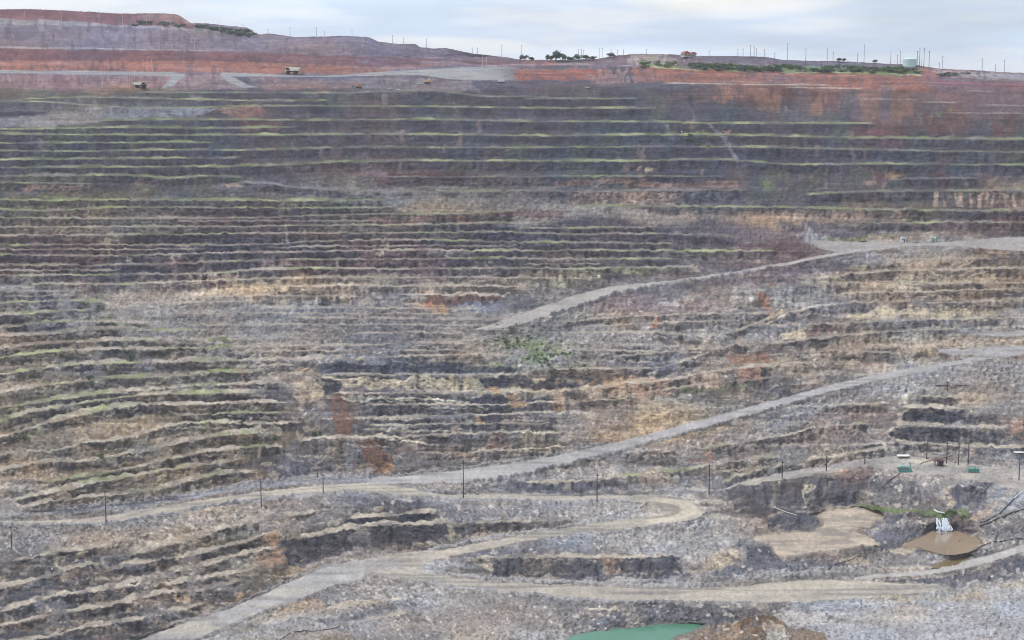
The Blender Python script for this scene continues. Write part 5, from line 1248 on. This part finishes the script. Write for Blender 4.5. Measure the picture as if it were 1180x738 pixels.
# ------------------------------------------------------------------ small waterfall
def waterfall():
    top = gpt(1088, 597.5, .9); bot = gpt(1088, 613.2); bot[2] = Z_POND+.3
    if top[2]-bot[2] < 6: top[2] = bot[2]+6.5
    m, nt, b = nodes('white_water'); b.inputs['Base Color'].default_value = (.66, .72, .78, 1); b.inputs['Roughness'].default_value = .35
    o = empty('waterfall', bot, 'small white waterfall in three streams dropping into the brown pond', 'waterfall')
    H = top[2]-bot[2]; dy = top[1]-bot[1]
    rr_ = random.Random(4)
    for x0, wd in ((-3.0, 1.5), (-.1, 1.1), (2.8, 1.6)):
        bm = bmesh.new()
        for q in range(13):                     # strands of falling water breaking on ledges
            x = x0+rr_.uniform(-wd, wd)*.75; w = rr_.uniform(.08, .42); t0 = rr_.choice([0, 0, .12, .25, .45, .6]); t1 = rr_.uniform(max(t0+.3, .6), 1.0); prev = None
            for i in range(15):
                t = t0+(t1-t0)*i/14; z = H*(1-t)**1.1+.05; y = max(.3, dy*(1-t)**1.6*.8)-.35-.2*math.sin(9*t+q)
                if i % 5 == 4: x += rr_.uniform(-.55, .55)
                ww = w*(1+.7*t+.3*math.sin(11*t+q))
                a, b2 = bm.verts.new((x-ww, y+.12, z)), bm.verts.new((x+ww, y+.12, z)); c2 = bm.verts.new((x, y-.15, z))
                if prev: bm.faces.new((prev[0], prev[2], c2, a)); bm.faces.new((prev[2], prev[1], b2, c2))
                prev = (a, b2, c2)
        me = bpy.data.meshes.new('stream'); bm.to_mesh(me); bm.free(); me.materials.append(m); link('stream', me, None, o)
    k = MB()
    for i in range(26): k.ball((random.uniform(-5, 5), random.uniform(-1.6, .3), random.uniform(0, .25)), random.uniform(.2, .5), 1, .5)
    k.part('foam', m, o)
waterfall()

# ------------------------------------------------------------------ trees and shrubs
def leafmat(name, rgb):
    m, nt, b = nodes(name); c = S(*rgb)
    oi = nt.nodes.new('ShaderNodeObjectInfo'); g = nt.nodes.new('ShaderNodeNewGeometry')
    ad = nt.nodes.new('ShaderNodeMath'); ad.operation = 'MULTIPLY_ADD'; ad.inputs[1].default_value = .35; nt.links.new(oi.outputs['Random'], ad.inputs[0])
    mu = nt.nodes.new('ShaderNodeMath'); mu.operation = 'MULTIPLY'; mu.inputs[1].default_value = .65; nt.links.new(g.outputs['Random Per Island'], mu.inputs[0]); nt.links.new(mu.outputs[0], ad.inputs[2])
    mx = nt.nodes.new('ShaderNodeMix'); mx.data_type = 'RGBA'; mx.inputs[6].default_value = (*[v*.55 for v in c], 1); mx.inputs[7].default_value = (min(1, c[0]*1.6), min(1, c[1]*1.45), c[2]*1.25, 1)
    nt.links.new(ad.outputs[0], mx.inputs[0]); nt.links.new(mx.outputs[2], b.inputs['Base Color']); b.inputs['Roughness'].default_value = .8
    return m
BARK = mat('brown_bark', (84,72,64), .9)
def plant_proto(kind, seed):
    r = random.Random(seed); bm = bmesh.new()
    lobes = []
    if kind == 'cypress': lobes = [(0, 0, .15+.85*i/7, .17*(1-i/9.5)) for i in range(8)]
    else:
        for i in range(7 if kind == 'shrub' else 9):
            a = r.uniform(0, 6.28); q = r.uniform(.1, .8 if kind == 'shrub' else .48)
            lobes.append((q*math.cos(a), q*math.sin(a), r.uniform(.3, .62) if kind == 'shrub' else r.uniform(.48, .88), r.uniform(.2, .36)))
    for (x, y, z, rad) in lobes:
        for i in range(46):
            while True:
                u = [r.uniform(-1, 1) for _ in range(3)]
                if sum(k*k for k in u) < 1: break
            c = (x+u[0]*rad, y+u[1]*rad, z+u[2]*rad*(1.5 if kind == 'cypress' else .85))
            s = r.uniform(.05, .11); n = [r.gauss(0, 1) for _ in range(3)]; t = [r.gauss(0, 1) for _ in range(3)]
            import mathutils
            n = mathutils.Vector(n).normalized(); t = n.cross(mathutils.Vector(t)).normalized()*s; b2 = n.cross(t)
            c = mathutils.Vector(c)
            bm.faces.new([bm.verts.new(c+t), bm.verts.new(c+b2*.7), bm.verts.new(c-t), bm.verts.new(c-b2*.7)])
    me = bpy.data.meshes.new('crown'); bm.to_mesh(me); bm.free()
    k = MB()
    if kind == 'shrub':
        for (x, y, z, rad) in lobes[:5]: k.tube((0, 0, -.1), (x, y, z), .035, .015, 5)
    else:
        k.tube((0, 0, -.12), (0, 0, .55), .05, .03, 7)
        for (x, y, z, rad) in lobes[:6]: k.tube((0, 0, .4), (x, y, z), .025, .01, 5)
    tr = k.mesh('trunk', BARK)
    return me, tr
LM = {'dark': leafmat('dark_green_leaves', (74,92,72)), 'mid': leafmat('green_leaves', (94,116,70)), 'pale': leafmat('yellow_green_leaves', (128,142,92)), 'blue': leafmat('grey_green_leaves', (84,104,90))}
PROTO = {}
def plant(kind, tone, px, yb, hpx, wpx, label, cat, group=None, seed=None):
    v = random.randint(0, 3) if seed is None else seed
    key = (kind, tone, v)
    if key not in PROTO:
        me, tr = plant_proto(kind, v+(10 if kind == 'tree' else 0)); me.materials.append(LM[tone]); PROTO[key] = (me, tr)
    me, tr = PROTO[key]; s = mpp(px, yb)
    if yb < 100: wpx *= 1.5; hpx *= 1.25
    c = int(np.clip(round((px-X0)/DX), 0, NC-1)); yb = max(yb, skyline[c]+.4)
    o = bpy.data.objects.new({'shrub': 'shrub', 'tree': 'tree', 'cypress': 'cypress_tree'}[kind], None); COL.objects.link(o); o.location = gpt(px, yb, -.3)
    o.rotation_euler = (0, 0, random.uniform(0, 6.28)); kx = {'shrub': .62, 'tree': .58, 'cypress': 2.6}[kind]
    o.scale = (wpx*s*.5/kx*.75,)*2+(hpx*s,); tag(o, label, cat, group)
    a = bpy.data.objects.new('crown', me); COL.objects.link(a); a.parent = o
    b = bpy.data.objects.new('trunk', tr); COL.objects.link(b); b.parent = o
g1 = 'shrubs on the left spoil heap'
for i in range(13): plant('shrub', 'blue', random.uniform(150, 213), random.uniform(27, 32), random.uniform(2.6, 4.2), random.uniform(6, 10), 'grey green shrub in the thicket at the foot of the red hill', 'shrub', g1)
for i in range(20):
    x = random.uniform(222, 292); plant('shrub', 'blue', x, random.uniform(30+.10*(x-222), 34+.14*(x-222)), random.uniform(3, 5), random.uniform(7, 11), 'dark shrub of the thicket on the heap right of the red hill', 'shrub', g1)
for x, y, h, w, l in [(604,70.5,5.5,9,'small dark tree on the skyline, leftmost of the trees above the red cut'),(612,70.5,4,7,'low dark tree on the skyline next to the leftmost small tree'),(634,71,6,10,'dark tree at the left foot of the tallest skyline clump'),(640,71,9,12,'tallest dark tree in the skyline clump in the middle'),(648,71,7,10,'dark tree at the right foot of the tallest skyline clump'),
                      (657,70.8,4.5,9,'low dark tree between the two skyline clumps'),(667,70,5.5,10,'dark rounded tree left in the second skyline clump'),(675,70,5,9,'dark rounded tree right in the second skyline clump'),(684,70,4,8,'low dark tree right of the second skyline clump'),(704,66.5,4.5,9,'dark tree on the dark heap beside the grey mound')]:
    plant('tree', 'dark', x, y, h, w, l, 'tree', 'dark trees on the middle skyline')
for i in range(10): plant('shrub', 'mid', random.uniform(738, 775), random.uniform(73, 79), random.uniform(3, 5.5), random.uniform(6, 10), 'bright green shrub on the grassy bank left of the red roofed house', 'shrub', 'shrubs left of the house')
g3 = 'shrubs along the red rim'
for i in range(84):
    x = random.uniform(790, 1058); base = np.interp(x, [790,900,1058], [81,83,86])
    plant('shrub', random.choice(['mid','dark','mid','blue']), x, base-random.uniform(.5, 6), random.uniform(2.6, 5.2), random.uniform(6, 12), 'green shrub among those along the edge of the orange cliff', 'shrub', g3)
for i in range(8): x = random.uniform(1075, 1115); plant('shrub', 'blue', x, 82+random.uniform(3, 7), 2.6, 7, 'low grey green shrub on the bank right of the green tank', 'shrub', 'shrubs right of the tank')
plant('cypress', 'dark', 1061.8, 78, 11.5, 3.4, 'narrow dark upright tree between the dark poles by the green tank', 'tree')
for x, y, h, w, l in [(966.5,72,4,5,'tiny dark tree on the right skyline, left of a close pair'),(972.5,72,3.5,5,'tiny dark tree on the right skyline, right of a close pair'),(1008,73.5,3.5,5,'single tiny dark tree on the skyline left of the green tank')]: plant('tree', 'dark', x, y, h, w, l, 'tree')
for x, y, h, w, t, l in [(98,352,5.5,9,'mid','bright green shrub on the topmost dark bench at the left'),(150.5,416,8,13,'dark','large round dark green bush in the middle of the left benches'),(104,438,7,9,'dark','dark bush on the left bench below the large round bush'),(145,405,4,8,'mid','small green shrub just above the large round bush'),(117,528,8,11,'mid','green bush beside a dark hollow on the lower left benches'),
    (278,488,5,9,'dark','dark green bush on the left benches above the grey rock face'),(318,508,5,8,'dark','dark green bush on the bench edge above the grey rock face'),(365,503,7,11,'dark','dark green bush beside the rust red stain'),(28,506,5,12,'mid','low green bush under the pale track at the left edge'),(36,434,4,7,'mid','small green shrub on the pale bench at the far left')]:
    plant('shrub', t, x, y, h, w, l, 'bush')
for i in range(80):
    a = random.uniform(0, 1); x = 575+82*a+random.gauss(0, 14); y = 390+30*a+random.gauss(0, 8)
    plant('shrub', random.choice(['mid','pale','mid','blue']), x, y, random.uniform(1.8, 3.8), random.uniform(3.5, 7), 'green shrub in the overgrown patch below the upper ramp', 'shrub', 'shrubs in the overgrown patch')
for i in range(14): plant('shrub', 'mid', random.uniform(1086, 1114), random.uniform(590, 598), random.uniform(2.5, 4.5), random.uniform(4, 7), 'green shrub in the grassy patch above the brown pond', 'shrub', 'shrubs above the brown pond')
for i in range(12): plant('shrub', 'mid', random.uniform(788, 825), random.uniform(155, 170), random.uniform(2, 3.2), random.uniform(5, 9), 'green shrub in the bright patch on the upper dark wall', 'shrub', 'shrubs on the upper wall')

# ------------------------------------------------------------------ loose rock
def rock_mesh(seed, name='boulder'):
    r = random.Random(seed); bm = bmesh.new(); bmesh.ops.create_icosphere(bm, subdivisions=2, radius=1)
    import mathutils
    pl = [(mathutils.Vector((r.gauss(0,1), r.gauss(0,1), r.gauss(0,1))).normalized(), r.uniform(.45, .9)) for _ in range(9)]
    for v in bm.verts:
        for n, d in pl:
            k = v.co.dot(n)
            if k > d: v.co -= n*(k-d)
        v.co.z *= .8
    me = bpy.data.meshes.new(name); bm.to_mesh(me); bm.free(); return me
RK = [mat('pale_stone', (192,186,178), .9, 0, .15, 1.0, .1), mat('tan_stone', (170,152,130), .9, 0, .15, 1.0, .1), mat('grey_stone', (136,134,140), .9, 0, .2, 1.0, .1), mat('dark_stone', (84,84,94), .9, 0, .2, 1.0, .1)]
RM = [[rock_mesh(20+i) for i in range(5)] for _ in RK]
for a, m in zip(RM, RK):
    for me in a: me.materials.append(m)
BL = ['pale angular boulder lying loose on the slopes around the pit roads', 'tan angular boulder lying loose on the slopes around the pit roads', 'grey angular boulder lying loose on the slopes around the pit roads', 'dark angular boulder lying loose on the slopes around the pit roads']
spots = [(60,655,0,1.6),(62,660,0,1.3),(142,634,2,1.5),(438,549.5,0,1.5),(546,529,0,2.0),(625,692,0,1.6),(632,693,0,1.4),(690,720,0,2.2),(668,724,0,1.5),(1113,654,0,1.5),(1098,652,0,1.2),(1105,624,3,1.7),(1086,616,3,1.5),(1090,571,2,1.3),(786,151.5,0,1.2),(240,660,1,1.4),(196,668,0,1.6),(205,695,1,1.5)]
for k in range(26):
    x = random.uniform(655, 805); spots.append((x, np.interp(x, [655,700,760,805], [731,725.5,720.5,717.5])+random.uniform(-1.5, 1.2), random.choice([0,2,2,3]), random.uniform(.8, 1.8)))
for k in range(12):
    a = random.uniform(0, 3.1); spots.append((1086+44*math.cos(a), 625+12*math.sin(a), random.choice([0,2,3]), random.uniform(.7, 1.4)))
for k in range(150):
    while True:
        x = random.uniform(0, 1180); y = random.uniform(430, 735)
        p, r, c = grid_at(x, y)
        if TAL[r, c] > .5 and FLAT[r, c] < .1: break
    spots.append((x, y, random.choice([0, 0, 1, 2, 2, 3]), random.uniform(.7, 1.5)))
for x, y, t, s in spots:
    o = bpy.data.objects.new('boulder', random.choice(RM[t])); COL.objects.link(o); o.location = gpt(x, y, .1); q = s*mpp(x, y)
    o.scale = (q*random.uniform(.8, 1.4), q*random.uniform(.8, 1.3), q*random.uniform(.7, 1.1)); o.rotation_euler = (random.uniform(-.4, .4), random.uniform(-.4, .4), random.uniform(0, 6.28))
    tag(o, BL[t], 'boulder', ['pale', 'tan', 'grey', 'dark'][t]+' boulders on the pit slopes')
# uncountable broken rock on the talus
w_ = (TAL*smooth(Y, 330, 480)*np.clip(.2+.9*noise(24, 11), 0, 2)+.10*COLL*smooth(Y, 400, 480))*(1-FLAT)
w_ = w_[:, 170:NC-170].ravel(); w_ = w_/w_.sum()
pick = np.random.default_rng(3).choice(w_.size, 24000, p=w_)
rr, cc = np.unravel_index(pick, (NR, NC-340)); cc = cc+170
base = np.array([(0,0,1),(.8,.1,-.2),(-.5,.7,-.2),(-.4,-.75,-.1),(.1,.2,-.8)])
tri = np.array([(0,1,2),(0,2,3),(0,3,1),(1,4,2),(2,4,3),(3,4,1)])
g = np.random.default_rng(5); n = len(rr)
ang = g.uniform(0, 6.28, n); sz = np.exp(g.normal(-.35, .38, n))*(np.linalg.norm(P[rr, cc], axis=1)/F)*.8
bx = np.repeat(base[None], n, 0)*g.uniform(.6, 1.4, (n, 5, 1)); ca, sa = np.cos(ang)[:, None], np.sin(ang)[:, None]
co = np.stack([bx[..., 0]*ca-bx[..., 1]*sa, bx[..., 0]*sa+bx[..., 1]*ca, bx[..., 2]*.85], -1)*sz[:, None, None]
jit = g.uniform(-.5, .5, (n, 3))*sz[:, None]; jit[:, 2] = 0
co = co+(P[rr, cc]+jit)[:, None, :]
fc = (tri[None]+np.arange(n)[:, None, None]*5).reshape(-1, 3)
tone = np.array([S(150,147,152), S(176,171,168), S(116,114,122), S(158,142,126), S(90,89,98)])[g.choice(5, n, p=[.36,.18,.22,.14,.10])]
tone = .5*tone+.5*C[rr, cc]*g.uniform(.7, 1.6, (n, 1))
cl = np.concatenate([np.repeat(tone, 5, 0), np.ones((n*5, 1))], 1).astype(np.float32)
o = link('rubble', mesh_from('rubble', co.reshape(-1, 3), fc, cl, 3), M_ROCK); o['kind'] = 'stuff'
